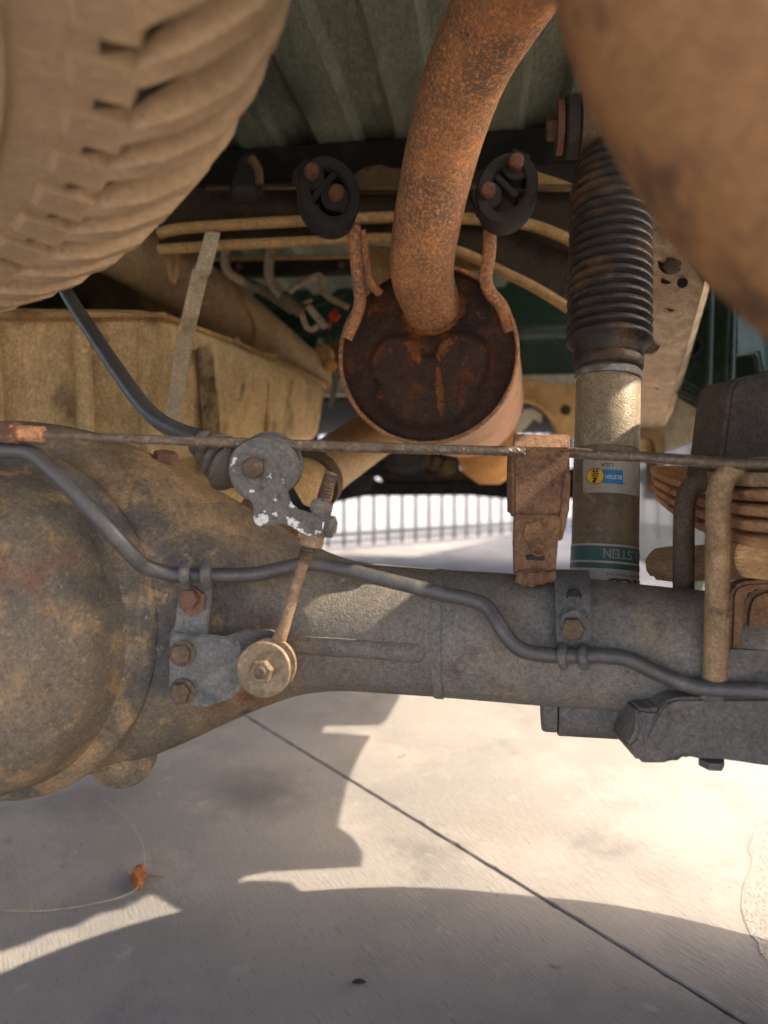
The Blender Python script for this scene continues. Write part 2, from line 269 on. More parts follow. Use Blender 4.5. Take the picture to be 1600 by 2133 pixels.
def concrete():
    m = bpy.data.materials.new('broomed_concrete'); m.use_nodes = True; t = m.node_tree; b = t.nodes['Principled BSDF']; b.inputs['Roughness'].default_value = .92
    b.inputs['Specular IOR Level'].default_value = .2
    g = t.nodes.new('ShaderNodeNewGeometry')
    def nz(sc, det, lo, hi, rot=None, stretch=None, w=0):
        mp = t.nodes.new('ShaderNodeMapping'); mp.vector_type = 'POINT'
        if stretch: mp.inputs['Scale'].default_value = stretch
        if rot is not None:
            m0 = t.nodes.new('ShaderNodeMapping'); m0.inputs['Rotation'].default_value = (0, 0, rot); t.links.new(g.outputs['Position'], m0.inputs['Vector']); t.links.new(m0.outputs[0], mp.inputs['Vector'])
        else: t.links.new(g.outputs['Position'], mp.inputs['Vector'])
        n = t.nodes.new('ShaderNodeTexNoise'); n.noise_dimensions = '4D'; n.inputs['W'].default_value = w
        n.inputs['Scale'].default_value = sc; n.inputs['Detail'].default_value = det; n.inputs['Roughness'].default_value = .6
        t.links.new(mp.outputs[0], n.inputs['Vector'])
        r = t.nodes.new('ShaderNodeMapRange'); r.interpolation_type = 'SMOOTHSTEP'; r.inputs['From Min'].default_value = lo; r.inputs['From Max'].default_value = hi
        t.links.new(n.outputs['Fac'], r.inputs['Value']); return r.outputs[0], n.outputs['Fac']
    col = None
    for i, (c, sc, det, lo, hi, stt) in enumerate([((.225, .21, .197), 4.5, 6, .42, .60, None), ((.30, .272, .245), 9, 8, .52, .66, None), ((.165, .155, .147), 6, 7, .55, .70, None),
            ((.31, .285, .26), 40, 8, .58, .7, None), ((.185, .17, .155), 1, 4, .56, .74, (330, 55, 1)), ((.145, .132, .12), 22, 6, .64, .72, None), ((.12, .11, .10), 120, 4, .66, .72, None), ((.18, .168, .158), 1.6, 6, .56, .70, None), ((.10, .09, .08), 420, 3, .68, .73, None)]):
        f, _ = nz(sc, det, lo, hi, BROOM if stt else None, stt, i * 5.3)
        x = t.nodes.new('ShaderNodeMix'); x.data_type = 'RGBA'; t.links.new(f, x.inputs[0])
        if col is None: x.inputs[6].default_value = (.272, .250, .230, 1)
        else: t.links.new(col, x.inputs[6])
        x.inputs[7].default_value = c + (1,); col = x.outputs[2]
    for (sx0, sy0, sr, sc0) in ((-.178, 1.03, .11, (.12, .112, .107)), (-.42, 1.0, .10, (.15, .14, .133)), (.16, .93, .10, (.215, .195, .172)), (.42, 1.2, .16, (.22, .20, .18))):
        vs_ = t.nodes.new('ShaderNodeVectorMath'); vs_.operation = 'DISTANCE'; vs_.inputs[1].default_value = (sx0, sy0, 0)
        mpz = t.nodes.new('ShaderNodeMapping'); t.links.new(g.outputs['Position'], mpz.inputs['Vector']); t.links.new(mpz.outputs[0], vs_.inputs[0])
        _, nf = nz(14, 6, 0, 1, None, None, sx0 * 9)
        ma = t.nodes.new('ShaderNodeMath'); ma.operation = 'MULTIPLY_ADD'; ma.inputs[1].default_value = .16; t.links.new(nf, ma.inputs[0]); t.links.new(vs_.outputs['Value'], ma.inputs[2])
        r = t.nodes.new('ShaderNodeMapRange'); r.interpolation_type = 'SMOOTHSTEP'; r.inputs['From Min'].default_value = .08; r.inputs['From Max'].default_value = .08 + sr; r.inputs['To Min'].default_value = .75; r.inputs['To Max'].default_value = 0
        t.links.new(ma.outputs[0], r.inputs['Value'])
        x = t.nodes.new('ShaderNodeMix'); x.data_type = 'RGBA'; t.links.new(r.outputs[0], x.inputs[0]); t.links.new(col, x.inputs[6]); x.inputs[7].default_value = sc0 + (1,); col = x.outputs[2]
    t.links.new(col, b.inputs['Base Color'])
    _, h1 = nz(1, 3, 0, 1, BROOM, (360, 60, 1), 9); _, h2 = nz(700, 4, 0, 1)
    ad = t.nodes.new('ShaderNodeMath'); ad.operation = 'MULTIPLY_ADD'; ad.inputs[1].default_value = .5; t.links.new(h2, ad.inputs[0]); t.links.new(h1, ad.inputs[2])
    u = t.nodes.new('ShaderNodeBump'); u.inputs['Strength'].default_value = .8; u.inputs['Distance'].default_value = .0020
    t.links.new(ad.outputs[0], u.inputs['Height']); t.links.new(u.outputs[0], b.inputs['Normal'])
    return m
JA, JB = G(510, 1490), G(1500, 2098)                  # two points of the visible slab joint
JD = (JB - JA).normalized(); JN = Vector((-JD.y, JD.x, 0))
BROOM = math.atan2(JD.x, JD.y) * 1.0 + .12
M_conc = concrete()
M_joint = mat('joint_dirt', (.12, .105, .085), [((.20, .165, .11), 60, .5, .64), ((.04, .035, .03), 200, .56, .66)], .95, .8, 500)
M_agg = mat('worn_aggregate', (.255, .23, .205), [((.215, .195, .175), 160, .48, .60), ((.30, .27, .24), 260, .54, .66), ((.15, .135, .12), 330, .65, .72)], .95, 1.0, 300)

# ------------------------------------------------------------------ objects
ORG = {}
def link(o): S.collection.objects.link(o); return o
def thing(name, label, cat, loc=None, group=None):
    o = link(bpy.data.objects.new(name, None)); o.empty_display_size = .02
    loc = Vector(loc) if loc is not None else Vector((0, 0, 0)); o.location = loc; ORG[o.name] = loc
    o['label'] = label; o['category'] = cat
    if group: o['group'] = group
    return o
def mesh_of(name, g, m, sharp=35):
    V, F = g; me = bpy.data.meshes.new(name); me.from_pydata([tuple(v) for v in V], [], F); me.update()
    bm = bmesh.new(); bm.from_mesh(me); bmesh.ops.recalc_face_normals(bm, faces=bm.faces); bm.to_mesh(me); bm.free()
    me.shade_smooth(); me.set_sharp_from_angle(angle=math.radians(sharp)); me.materials.append(m); return me
def part(name, g, m, parent=None, label=None, kind=None, sharp=35):
    o0 = ORG[parent.name] if parent else Vector((0, 0, 0))
    me = mesh_of(name, ([Vector(v) - o0 for v in g[0]], g[1]), m, sharp)
    o = link(bpy.data.objects.new(name, me)); ORG[o.name] = o0
    if parent: o.parent = parent
    if label: o['label'] = label
    if kind: o['kind'] = kind
    return o
def single(name, g, m, label, cat, group=None, sharp=35):
    "a thing that is one mesh; its origin goes to its own middle"
    V = [Vector(v) for v in g[0]]; c = sum(V, Vector()) / len(V)
    me = mesh_of(name, ([v - c for v in V], g[1]), m, sharp); o = link(bpy.data.objects.new(name, me)); o.location = c
    o['label'] = label; o['category'] = cat
    if group: o['group'] = group
    ORG[o.name] = c; return o
def struct(name, g, m): return part(name, g, m, None, None, 'structure')
def bolt(parent, px, py, d, rpx, hpx, m=None, axis=(0, -1, 0), wr=0, name='bolt', rot=0.2):
    return part(name, hexhead(P(px, py, d), axis, L(rpx, d), L(hpx, d), L(wr, d), L(hpx * .3, d), rot), m or M_bolt, parent)

# ================================================================== GROUND
gnd = struct('ground', ([Vector((-300, -300, -.003)), Vector((300, -300, -.003)), Vector((300, 300, -.003)), Vector((-300, 300, -.003))], [(0, 1, 2, 3)]), M_joint)
def jp(u, v, z=0.0): return Vector((JA.x, JA.y, 0)) + JD * u + JN * v + UP * z
us = [-9.2, -6.1, -3.0, 2.6, 5.7, 8.8]; vs = [-10.2, -6.8, -3.4, 0, 3.4, 6.8]
GAP = .0020
for i in range(len(us) - 1):
    for k in range(len(vs) - 1):
        a, b, c, e = us[i] + GAP, us[i + 1] - GAP, vs[k] + GAP, vs[k + 1] - GAP
        r = .004; ring = []
        nn = 60
        def edge(p, q, n):
            return [(p[0] + (q[0] - p[0]) * t / n, p[1] + (q[1] - p[1]) * t / n) for t in range(n)]
        hit = (vs[k] == 0 or vs[k + 1] == 0) and us[i] == -3.0
        n1 = 500 if hit else 2
        o2 = edge((a, c), (b, c), n1) + edge((b, c), (b, e), 2) + edge((b, e), (a, e), n1) + edge((a, e), (a, c), 2)
        top, bot = [], []
        for (u, v) in o2:
            w = .0011 * mnoise.noise(Vector((u * 45, v * 3, k))) + .0016 * mnoise.noise(Vector((u * 210, 3, k))) if hit else 0
            vv = v + w * (1 if abs(v - c) < 1e-6 else (-1 if abs(v - e) < 1e-6 else 0))
            s1 = 1 if abs(v - c) < 1e-6 else (-1 if abs(v - e) < 1e-6 else 0)
            top.append(jp(u, vv + s1 * (.0006 + 1.8 * abs(w)), 0)); bot.append(jp(u, vv, -.0016))
        low = [Vector((p.x, p.y, -.0029)) for p in bot]
        part('concrete_slab', loft([low, bot, top], cap0=False), M_conc, gnd, sharp=8)
# worn patch of exposed aggregate at the edge of the slab
pp = [(1640, 1690), (1585, 1722), (1560, 1765), (1566, 1800), (1548, 1850), (1546, 1900), (1556, 1935), (1578, 1965), (1590, 1990), (1640, 2020), (1900, 2060), (2100, 1800), (1900, 1650)]
pp = smoothpoly(pp, 10)
poly = []
for i, (x, y) in enumerate(pp):
    q = G(x, y); w = .004 * mnoise.noise(q * 60) + .002 * mnoise.noise(q * 200); poly.append(Vector((q.x + w, q.y + w, .0006)))
agg = part('aggregate_patch', extrude(poly, (0, 0, -.006)), M_agg, gnd)
# street beyond the fence
F0 = Vector((-.297, 3.91, 0)); FD = Vector((.833, .553, 0)).normalized(); FN = Vector((-FD.y, FD.x, 0))
c0 = F0 + FN * .35
struct('street', ([c0 - FD * 80 + UP * .004, c0 + FD * 120 + UP * .004, c0 + FD * 120 + FN * 150 + UP * .004, c0 - FD * 80 + FN * 150 + UP * .004], [(0, 1, 2, 3)]), M_asph)

# ================================================================== TRUCK BODY AROUND THE VIEW
T0 = Vector((0, .457, 0)) + AX * 0.0                  # a point of the axle line above the ground
def TR(u, v, z): return Vector((.0, .470, 0)) + AX * u + FW * v + UP * z   # truck axes: across, forward, up
BEDZ = .93
bed = thing('truck_bed', 'dark green ribbed steel bed floor of the truck overhead', 'truck bed', TR(0, 0, BEDZ))
prof = []; u = -1.02
while u < .44:
    prof += [(u, 0), (u + .050, 0), (u + .060, .013), (u + .098, .013)]; u += .108
prof.append((u, 0))
lo = [TR(a, -.76, BEDZ + h) for a, h in prof]; hi = [TR(a, 1.27, BEDZ + h) for a, h in prof]  # forward end carried over the cab gap to keep the sun out
upz = UP * .03
part('bed_floor', loft([lo + [p + upz for p in reversed(lo)], hi + [p + upz for p in reversed(hi)]]), M_green, bed, sharp=20)
part('sill_and_shade_bar', extrude([TR(-.7, .44, BEDZ - .001), TR(-.7, .44, BEDZ - .05), TR(-.7, .53, BEDZ - .05), TR(-.7, .53, BEDZ - .001)], AX * 1.1, .003), M_sill, bed)  # dark beam added in place of the shadow band above the cross member
part('sill_and_shade_bar', extrude([TR(-.9, -.07, BEDZ - .001), TR(-.9, -.075, BEDZ - .020), TR(-.9, -.03, BEDZ - .020), TR(-.9, -.025, BEDZ - .001)], AX * 1.3, .002), M_tan, bed, label='dusty tan cross sill')
part('front_wall', box(TR(-.2, 1.255, 1.12), AX * .82, FW * .012, UP * .27), M_body, bed)
# side panel with its wheel opening; opening and lower edge are cut to cast the wanted ground shadow
XB = .645
def onpanel(px, py):
    g = G(px, py); o = TR(XB, 0, 0); t = (o - g).dot(AX) / SUN.dot(AX); q = g + SUN * t
    return ((q - o).dot(FW), q.z)
shadow_edge_px = [(866, 1400), (838, 1440), (806, 1500), (790, 1511), (640, 1512), (636, 1518), (650, 1524), (772, 1532), (745, 1580), (722, 1640), (704, 1722), (735, 1742), (756, 1775), (752, 1806), (560, 1816), (510, 1826), (486, 1850), (487, 1864), (505, 1858), (550, 1838), (606, 1838), (618, 1850), (640, 1862), (600, 1905), (420, 1905), (352, 1866), (336, 1852), (300, 1870), (262, 1892), (205, 1904), (160, 1930), (100, 1944), (62, 1964), (0, 1984)]
low = [onpanel(*q) for q in shadow_edge_px]
EZ = .372; RA = .604
v_end, z_end = low[-1]
arch = []
a0 = math.atan2(z_end - EZ, v_end); ra0 = math.hypot(z_end - EZ, v_end)
for k in range(1, 17):
    a = a0 + (math.radians(172) - a0) * k / 16; r = ra0 + (RA - ra0) * min(1, k / 5)
    arch.append((r * math.cos(a), EZ + r * math.sin(a)))
out = [(3.1, .14), (low[0][0] + .28, .14), (low[0][0] + .22, .20)] + low + arch + [(-.60, .60), (-.66, .74), (-.76, .75), (-.76, 1.36), (3.1, 1.36)]
part('side_panel', extrude([TR(XB, v, z) for v, z in out], AX * -.022), M_body, bed)
lp_ = [(3.1, .3), (.55, .56), (.46, .60), (.36, .76), (.2, .87), (0, .90), (-.2, .87), (-.36, .76), (-.46, .62), (-.88, .64), (-.88, 1.36), (3.1, 1.36)]
part('side_panel', extrude([TR(-1.12, v, z) for v, z in lp_], AX * .022), M_body, bed)

cab = thing('truck_cab', 'dark green back and floor of the cab ahead of the tank', 'truck cab', TR(0, 1.3, .66))
part('back_panel', box(TR(-.1, 1.30, 1.03), AX * .80, FW * .008, UP * .345), M_gloss, cab)
# pressed oval in the back panel
def rr_rect(u0, u1, z0, z1, r, v):
    o = []
    for cx, cz, a in ((u1 - r, z1 - r, 0), (u0 + r, z1 - r, 90), (u0 + r, z0 + r, 180), (u1 - r, z0 + r, 270)):
        for k in range(6): t = math.radians(a + 18 * k); o.append(TR(cx + r * math.cos(t), v, cz + r * math.sin(t)))
    return o
part('pressed_panel', loft([rr_rect(.06, .60, .80, 1.2, .06, 1.291), rr_rect(.075, .585, .815, 1.185, .05, 1.268), rr_rect(.10, .56, .84, 1.16, .04, 1.268)]), M_gloss, cab, sharp=60)
part('pressed_panel', loft([rr_rect(-.75, -.04, .78, .96, .05, 1.291), rr_rect(-.735, -.055, .795, .945, .04, 1.272), rr_rect(-.71, -.08, .82, .92, .03, 1.272)]), M_gloss, cab, sharp=60)
part('seam_flange', extrude([TR(-.9, 1.26, .715), TR(-.9, 1.255, .69), TR(-.9, 1.24, .672), TR(-.9, 1.30, .672), TR(-.9, 1.30, .715)], AX * 1.6, .002), M_pale, cab, label='pale sealed seam along the lower edge')
part('floor', box(TR(-.1, 2.30, .668), AX * .80, FW * .99, UP * .006), M_black, cab)
part('cab_shell', box(TR(-.1, 2.2, 1.4), AX * .82, FW * .88, UP * .03), M_body, cab)
# cab corner at the kerb side, pale, chipped
part('sill_corner', extrude([P(1388, 880, 1.25), P(1428, 815, 1.2), P(1462, 848, 1.15), P(1503, 888, 1.1), P(1505, 900, 1.1), P(1400, 938, 1.25), P(1340, 960, 1.3), P(1340, 900, 1.3)], Vector((0, .03, .0)), .002), M_pale, cab)

# inner wheel housing
wh = thing('wheel_housing', 'glossy green inner wheel housing with vertical ribs behind the frame', 'wheel housing', P(1500, 760, 1.0))
part('panel', extrude([P(1385, 560, 1.15), P(1640, 540, .95), P(1640, 880, .95), P(1512, 886, 1.0), P(1400, 818, 1.15)], (0, .012, 0), .002), M_gloss, wh)
for x, w, d in ((1482, 7, .985), (1518, 5, .962), (1530, 5, .955)):
    part('rib', ptube([(x + 2, 540, d), (x, 640, d), (x - 4, 780, d), (x - 8, 860, d)], w, n=10), M_gloss, wh)
for k in range(4):
    part('fold', ptube([(1405, 786 + k * 10, 1.09 - .012 * k), (1450, 803 + k * 11, 1.04 - .01 * k), (1500, 835 + k * 14, .985), (1540, 862 + k * 14, .96)], 4, n=8), M_gloss, wh)
part('drain_tube', lathe([(L(22, 1.0), 0), (L(24, 1.0), .004), (L(22, 1.0), .012), (L(16, 1.0), .012), (L(14, 1.0), .002), (L(12, 1), -.02)], P(1437, 722, 1.03), (-.1, -1, -.1), 28), M_rub, wh)
part('box_rib', plate([(1532, 742), (1580, 735), (1588, 780), (1620, 775), (1620, 650), (1575, 640), (1532, 660)], .95, .02, .003), M_gloss, wh)

# rear tyre on the axle end, kerb side
TU, TRAD, TW = .505, .372, .20
wheel = thing('road_wheel', 'dusty rear wheel and tyre outside the leaf spring', 'wheel', TR(TU, 0, 0))
tp = [(.20, -.09), (.24, -.112), (.30, -.118), (.345, -.108), (.366, -.09), (.372, -.06), (.372, .06), (.366, .09), (.345, .108), (.30, .118), (.24, .112), (.20, .09)]
part('tyre', lathe([(r, h * TW / .235) for r, h in tp], TR(TU, 0, EZ), AX, 72, cap0=False, cap1=False), M_tyred, wheel)
part('rim', lathe([(.205, -.09), (.19, -.08), (.17, -.02), (.11, .0), (.10, .03), (.0, .03)], TR(TU, 0, EZ), AX, 40), M_rim, wheel)

wheel2 = thing('road_wheel', 'dusty rear wheel at the far end of the axle beyond the differential', 'wheel', TR(-.98, 0, 0))
part('tyre', lathe([(r, h * TW / .235) for r, h in tp], TR(-.98, 0, EZ), AX, 72, cap0=False, cap1=False), M_tyred, wheel2)
part('rim', lathe([(.205, .09), (.19, .08), (.17, .02), (.11, .0), (.10, -.03), (.0, -.03)], TR(-.98, 0, EZ), AX, 40), M_rim, wheel2)

# ================================================================== FRAME, CROSS MEMBER
cm = thing('cross_member', 'rusty brown arched frame cross member behind the exhaust pipe', 'cross member', P(800, 450, .82))
topl = [(330, 486), (400, 474), (640, 460), (840, 452), (960, 455), (1080, 464), (1140, 480), (1210, 512), (1290, 556)]
botl = [(330, 520), (450, 512), (640, 503), (830, 497), (950, 522), (1060, 572), (1130, 608), (1210, 660), (1290, 716)]
web = [P(330, 392, .83)] + [P(x, y, .83) for x, y in [(1290, 400)]] + [P(x, y, .83) for x, y in reversed(topl)]
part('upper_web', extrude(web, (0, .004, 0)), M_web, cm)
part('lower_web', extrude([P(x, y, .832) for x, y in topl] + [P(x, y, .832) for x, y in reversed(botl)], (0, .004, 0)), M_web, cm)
part('upper_flange', ptube([(x, y, .815) for x, y in topl], 12, n=12), M_tan, cm)
part('lower_flange', ptube([(x, y, .815) for x, y in botl], 11, n=12), M_tan, cm)
part('top_flange', extrude([P(430, 397, .80), P(1290, 392, .80), P(1290, 388, .86), P(430, 392, .86)], (0, 0, .004)), M_brown, cm)
part('gusset', plate([(722, 398), (738, 362), (760, 347), (792, 342), (818, 350), (860, 350), (860, 402), (740, 402)], .815, .006, .001), M_brown, cm)
part('gusset', plate([(1115, 395), (1115, 356), (1148, 366), (1205, 386), (1205, 396)], .826, .004, .0006), M_tan, cm)
part('gusset', plate([(770, 512), (822, 512), (860, 560), (828, 562), (782, 588)], .90, .004, .0006), M_tan, cm)
part('gusset', plate([(940, 520), (1010, 540), (1052, 556), (1020, 566), (948, 560)], .90, .004, .0006), M_tan, cm)

fr = thing('frame_rail', 'dusty grey tan frame rail plate with bolts behind the shock', 'frame rail', P(1390, 700, .8))
rail = [(1338, 490, .60), (1362, 468, .60), (1378, 470, .60), (1420, 520, .62), (1468, 592, .66), (1440, 690, .80), (1405, 810, 1.0), (1382, 888, 1.15), (1300, 894, 1.15), (1300, 700, .85)]
part('rail_plate', extrude([P(*q) for q in rail], (0.004, .012, .004), .0012), M_frame, fr)
part('rail_side', extrude([P(1468, 592, .66), P(1440, 690, .80), P(1405, 810, 1.0), P(1382, 888, 1.15), P(1392, 880, 1.2), P(1418, 808, 1.05), P(1452, 690, .86), P(1478, 600, .72)], (0, 0, .004)), M_frame, fr)
part('end_box', extrude([P(x, y, 1.15) for x, y in smoothpoly([(1300, 892), (1360, 893), (1382, 900), (1386, 930), (1382, 1015), (1372, 1020), (1366, 930), (1350, 912), (1300, 912)], 3)], (0, .05, 0)), M_brown, fr)
part('end_face', plate([(1300, 910), (1352, 912), (1366, 925), (1366, 962), (1300, 962)], 1.17, .01), M_tan, fr)
def rim_hole(px, py, d, r, parent, depth=10):
    return part('hole_rim', lathe([(L(r * 1.25, d), .0005), (L(r * 1.2, d), .0016), (L(r, d), .0014), (L(r * .92, d), -.0002), (L(r * .5, d), -.0004)], P(px, py, d) + Vector((0, -.001, 0)), (0, -1, -.1), 24), M_black, parent)
rim_hole(1396, 545, .655, 22, fr)
bolt(fr, 1399, 552, .645, 18, 10, M_bolt, axis=(-.15, -1, -.5))
part('slot', lathe([(L(12, .69), .0004), (L(12, .69), .0012), (L(3, .69), .0013)], P(1388, 585, .683), (0, -1, -.2), 20, sy=.6), M_black, fr)
rim_hole(1352, 716, .842, 18, fr)
bolt(fr, 1354, 722, .835, 14, 8, M_bolt, axis=(-.15, -1, -.5))
rim_hole(1420, 590, .672, 9, fr)
rim_hole(1398, 640, .74, 8, fr); rim_hole(1372, 800, .985, 9, fr)
for k in range(9):
    t = k / 8; d = .80 + .2 * t
    part('undercoat_lump', lathe([(.001, .0), (.006 - .003 * (k % 2), .0005), (.003, .0025), (.0005, .003)], P(1428 - 48 * t + 6 * math.sin(k * 2.3), 655 + 100 * t, d - .006), (0, -1, 0), 9, sx=.7, sy=1.6), M_frame, fr)

fr2 = thing('frame_rail', 'dark frame rail running above the fuel tank behind the spare tyre', 'frame rail', TR(-.66, .6, .66))
part('rail_web', box(TR(-.66, .75, .775), AX * .004, FW * .55, UP * .105, .002), M_brown, fr2)
part('rail_flange', box(TR(-.64, .75, .668), AX * .025, FW * .55, UP * .003, .001), M_brown, fr2)
for v_ in (.35, .6, .85, 1.1): part('rivet', lathe([(.012, 0), (.011, .005), (.006, .008), (.0005, .009)], TR(-.656, v_, .75), AX, 14), M_boltr, fr2)

# ================================================================== FUEL TANK AND WHAT RUNS BY IT
tank = thing('fuel_tank', 'dust covered tan fuel tank with pressed ribs beyond the axle', 'fuel tank', P(300, 900, .9))
tops = [P(-160, 668, .72), P(290, 672, .80), P(345, 682, .83), P(676, 812, 1.22), P(640, 800, 1.5), P(-160, 700, 1.5)]
bots = [P(-160, 968, .72), P(290, 966, .80), P(338, 962, .83), P(660, 918, 1.22), P(620, 920, 1.5), P(-160, 960, 1.5)]
cen = sum(tops, Vector()) / 6
def ins(p, k, dz=0): return Vector((p.x + (cen.x - p.x) * k, p.y + (cen.y - p.y) * k, p.z + dz))
part('tank_body', loft([[ins(p, .05, .018) for p in tops], [ins(p, .02, .012) for p in tops], tops, [p.lerp(q, .5) for p, q in zip(tops, bots)], [q + UP * .012 for q in bots], [ins(q, .04) for q in bots]]), M_tank, tank, sharp=25)
fl = [P(-160, 652, .71), P(120, 650, .745), P(345, 650, .80), P(352, 655, .82), P(500, 712, 1.0), P(686, 800, 1.24), P(690, 800, 1.5), P(-160, 660, 1.5)]
part('seam_flange', extrude(fl, (0, 0, -.006), .001), M_tan, tank)
for x0, y0, d0, y1 in ((-20, 680, .742, 955), (168, 682, .768, 955), (305, 684, .806, 955)):
    part('rib', ptube([(x0, y0, d0), (x0 + 8, (y0 + y1) / 2, d0 - .004), (x0 + 10, y1, d0)], 17 if x0 < 300 else 22, n=12, ell=1.0), M_tank, tank)
for x0, y0, d0, y1, w in ((560, 800, 1.054, 935, 5),):
    part('rib', ptube([(x0, y0, d0), (x0 - 1, y1, d0)], w, n=10), M_tank, tank)
def tank_d(x): return 1 / (1.2048 + (x - 345) / 331 * (.8197 - 1.2048))
st = [(412, 725), (428, 720), (440, 740), (445, 800), (452, 860), (456, 940), (428, 945), (420, 860), (414, 790)]
part('oily_stain', extrude([P(x, y, tank_d(x) - .005 - .010 * (y < 760)) for x, y in st], (0, .012, 0)), M_stain, tank)
part('tab', plate([(482, 712), (496, 700), (500, 712)], .975, .004), M_tan, tank)
part('tab', plate([(545, 735), (572, 736), (578, 742), (568, 752), (540, 748)], 1.05, .004), M_tan, tank)
part('skid_plate', extrude([P(330, 950, .86), P(460, 953, .92), P(540, 1045, .90), P(480, 1080, .86), P(340, 1000, .82)], (0, .05, 0), .002), M_tank, tank)

single('tank_strap', join([plate([(428, 482, .80), (458, 484, .80), (436, 572, .785), (404, 566, .785)], 0, .004), plate([(401, 560, .782), (434, 564, .782), (402, 700, .765), (372, 880, .745), (342, 880, .745), (368, 700, .765)], 0, .004)]), M_strap, 'flat pale grey steel strap hanging down over the fuel tank', 'strap')
fil = thing('filler_hose', 'thick tan filler hose running behind the fuel tank', 'hose', P(450, 640, 1.1))
part('hose', ptube([(230, 500, .98, 70), (340, 560, 1.02, 66), (460, 640, 1.10, 60), (560, 715, 1.2, 53), (655, 790, 1.32, 44)], 60, n=24), M_shaft, fil)
part('hose_ridge', ptube([(508, 630, 1.075), (530, 675, 1.10), (528, 740, 1.12)], 5, n=8), M_tan, fil)
single('wire_loop', ptube([(352, 520, .86), (366, 522, .86), (372, 540, .86), (366, 575, .86), (362, 590, .86), (355, 572, .86), (352, 540, .86)], 5, n=8), M_tan, 'small bent tan metal hook above the filler hose', 'hook')
p1 = thing('fuel_pipe', 'bent tan metal fuel pipe nearer the strap, joined to a grey hose', 'pipe', P(480, 560, 1.0), 'fuel pipes behind the cross member')
part('pipe', ptube([(472, 505, 1.0), (470, 552, 1.0), (482, 572, 1.0), (516, 590, 1.01)], 10, n=12), M_pipe, p1)
part('hose', ptube([(512, 588, 1.01), (560, 612, 1.02), (612, 648, 1.03)], 10.5, n=12), M_hose, p1)
part('hose_clamp', ptube([(510, 586, 1.01), (518, 591, 1.01)], 13, n=14, smooth=0), M_zinc, p1)
p2 = thing('fuel_pipe', 'bent tan metal fuel pipe in the middle with a bracket at its foot', 'pipe', P(570, 560, 1.0), 'fuel pipes behind the cross member')
part('pipe', ptube([(567, 505, 1.0), (560, 560, 1.0), (566, 590, 1.0), (592, 622, 1.0)], 10.5, n=12), M_pipe, p2)
part('hose', ptube([(588, 616, 1.0), (612, 636, 1.0), (628, 650, 1.0)], 14, n=12), M_hose, p2)
part('hook', ptube([(628, 648, 1.0), (638, 680, 1.0), (652, 686, 1.0), (662, 678, 1.0)], 6, n=10), M_pipe, p2)
part('clip', ptube([(632, 632, 1.0), (650, 624, 1.0)], 4, n=8, smooth=0), M_pipe, p2)
part('stub', ptube([(642, 638, 1.0), (662, 662, 1.0), (678, 682, 1.0)], 8, n=10), M_pipe, p2)
single('fuel_pipe', ptube([(600, 606, 1.2), (632, 586, 1.2), (664, 574, 1.2), (670, 588, 1.2), (672, 606, 1.2), (690, 622, 1.2), (726, 640, 1.2)], 6, n=10), M_pipe, 'thin bright fuel pipe with a sharp elbow beside the muffler', 'pipe', 'fuel pipes behind the cross member')
single('red_clip', join([ptube([(690, 652, 1.05), (704, 664, 1.05)], 9, n=12, smooth=0), ptube([(700, 642, 1.05), (684, 684, 1.055)], 3, n=8, smooth=0)]), M_red, 'small bright red plastic clip beside the muffler rim', 'clip')
single('vent_rod', ptube([(704, 770, 1.1), (696, 810, 1.1), (690, 850, 1.1)], 6, n=8), M_zinc, 'short pale rod between tank end and muffler', 'rod')
vb = thing('vent_bracket', 'brown bracket with small fittings between tank and muffler', 'bracket', P(665, 760, 1.3))
part('plate', plate([(625, 735), (705, 705), (710, 770), (660, 800), (640, 775)], 1.32, .006), M_brown, vb)
part('fitting', lathe([(.012, 0), (.012, .01), (.006, .012), (.006, .02)], P(654, 757, 1.3), (-.2, -1, 0), 14), M_zinc, vb)
part('fitting', lathe([(.012, 0), (.012, .01), (.006, .012), (.006, .02)], P(690, 762, 1.28), (-.2, -1, 0), 14), M_orange, vb)
part('fitting', lathe([(.02, 0), (.02, .02), (.010, .024), (.01, .03)], P(676, 742, 1.3), (-.2, -1, 0), 14), M_tan, vb)
hs = thing('bed_harness', 'black wiring clip and connector between spare tyre and bed', 'wiring clip', P(510, 370, .75))
part('bracket', plate([(470, 412), (500, 330), (515, 312), (532, 318), (548, 400), (545, 414)], .77, .012, .002), M_black, hs)
part('sleeve', ptube([(522, 330, .76), (538, 352, .76), (540, 385, .76)], 9, n=10), M_brown, hs)
part('connector', plate([(488, 384), (530, 382), (536, 404), (480, 408)], .75, .02, .002), M_rub, hs)

bm_ = thing('body_mount_rail', 'dark rail with bolt heads above the bent fuel pipes', 'body rail', P(590, 555, 1.3))
part('rail', extrude([P(430, 541, 1.3), P(740, 535, 1.3), P(740, 566, 1.3), P(430, 574, 1.3)], (0, .03, 0), .003), M_black, bm_)
part('rail_lip', ptube([(430, 540, 1.29), (580, 537, 1.29), (740, 533, 1.29)], 5, n=8), M_tan, bm_)
bolt(bm_, 711, 552, 1.295, 7, 6, M_boltr); bolt(bm_, 498, 557, 1.295, 7, 6, M_boltr)
wr = thing('wire_loom', 'thin black wires draped behind the fuel pipes', 'wiring', P(560, 640, 1.25))
part('wire', ptube([(440, 590, 1.25), (500, 640, 1.25), (560, 652, 1.25), (640, 640, 1.25), (720, 610, 1.25)], 5, n=8), M_black, wr)
part('wire', ptube([(450, 610, 1.22), (520, 662, 1.22), (600, 690, 1.22), (680, 700, 1.22)], 4, n=8), M_rub, wr)
part('connector', plate([(488, 622), (512, 630), (508, 646), (484, 638)], 1.22, .02, .002), M_brown, wr)
gb = thing('grease_canister', 'dark round canister between filler hose and muffler', 'canister', P(620, 710, 1.5))
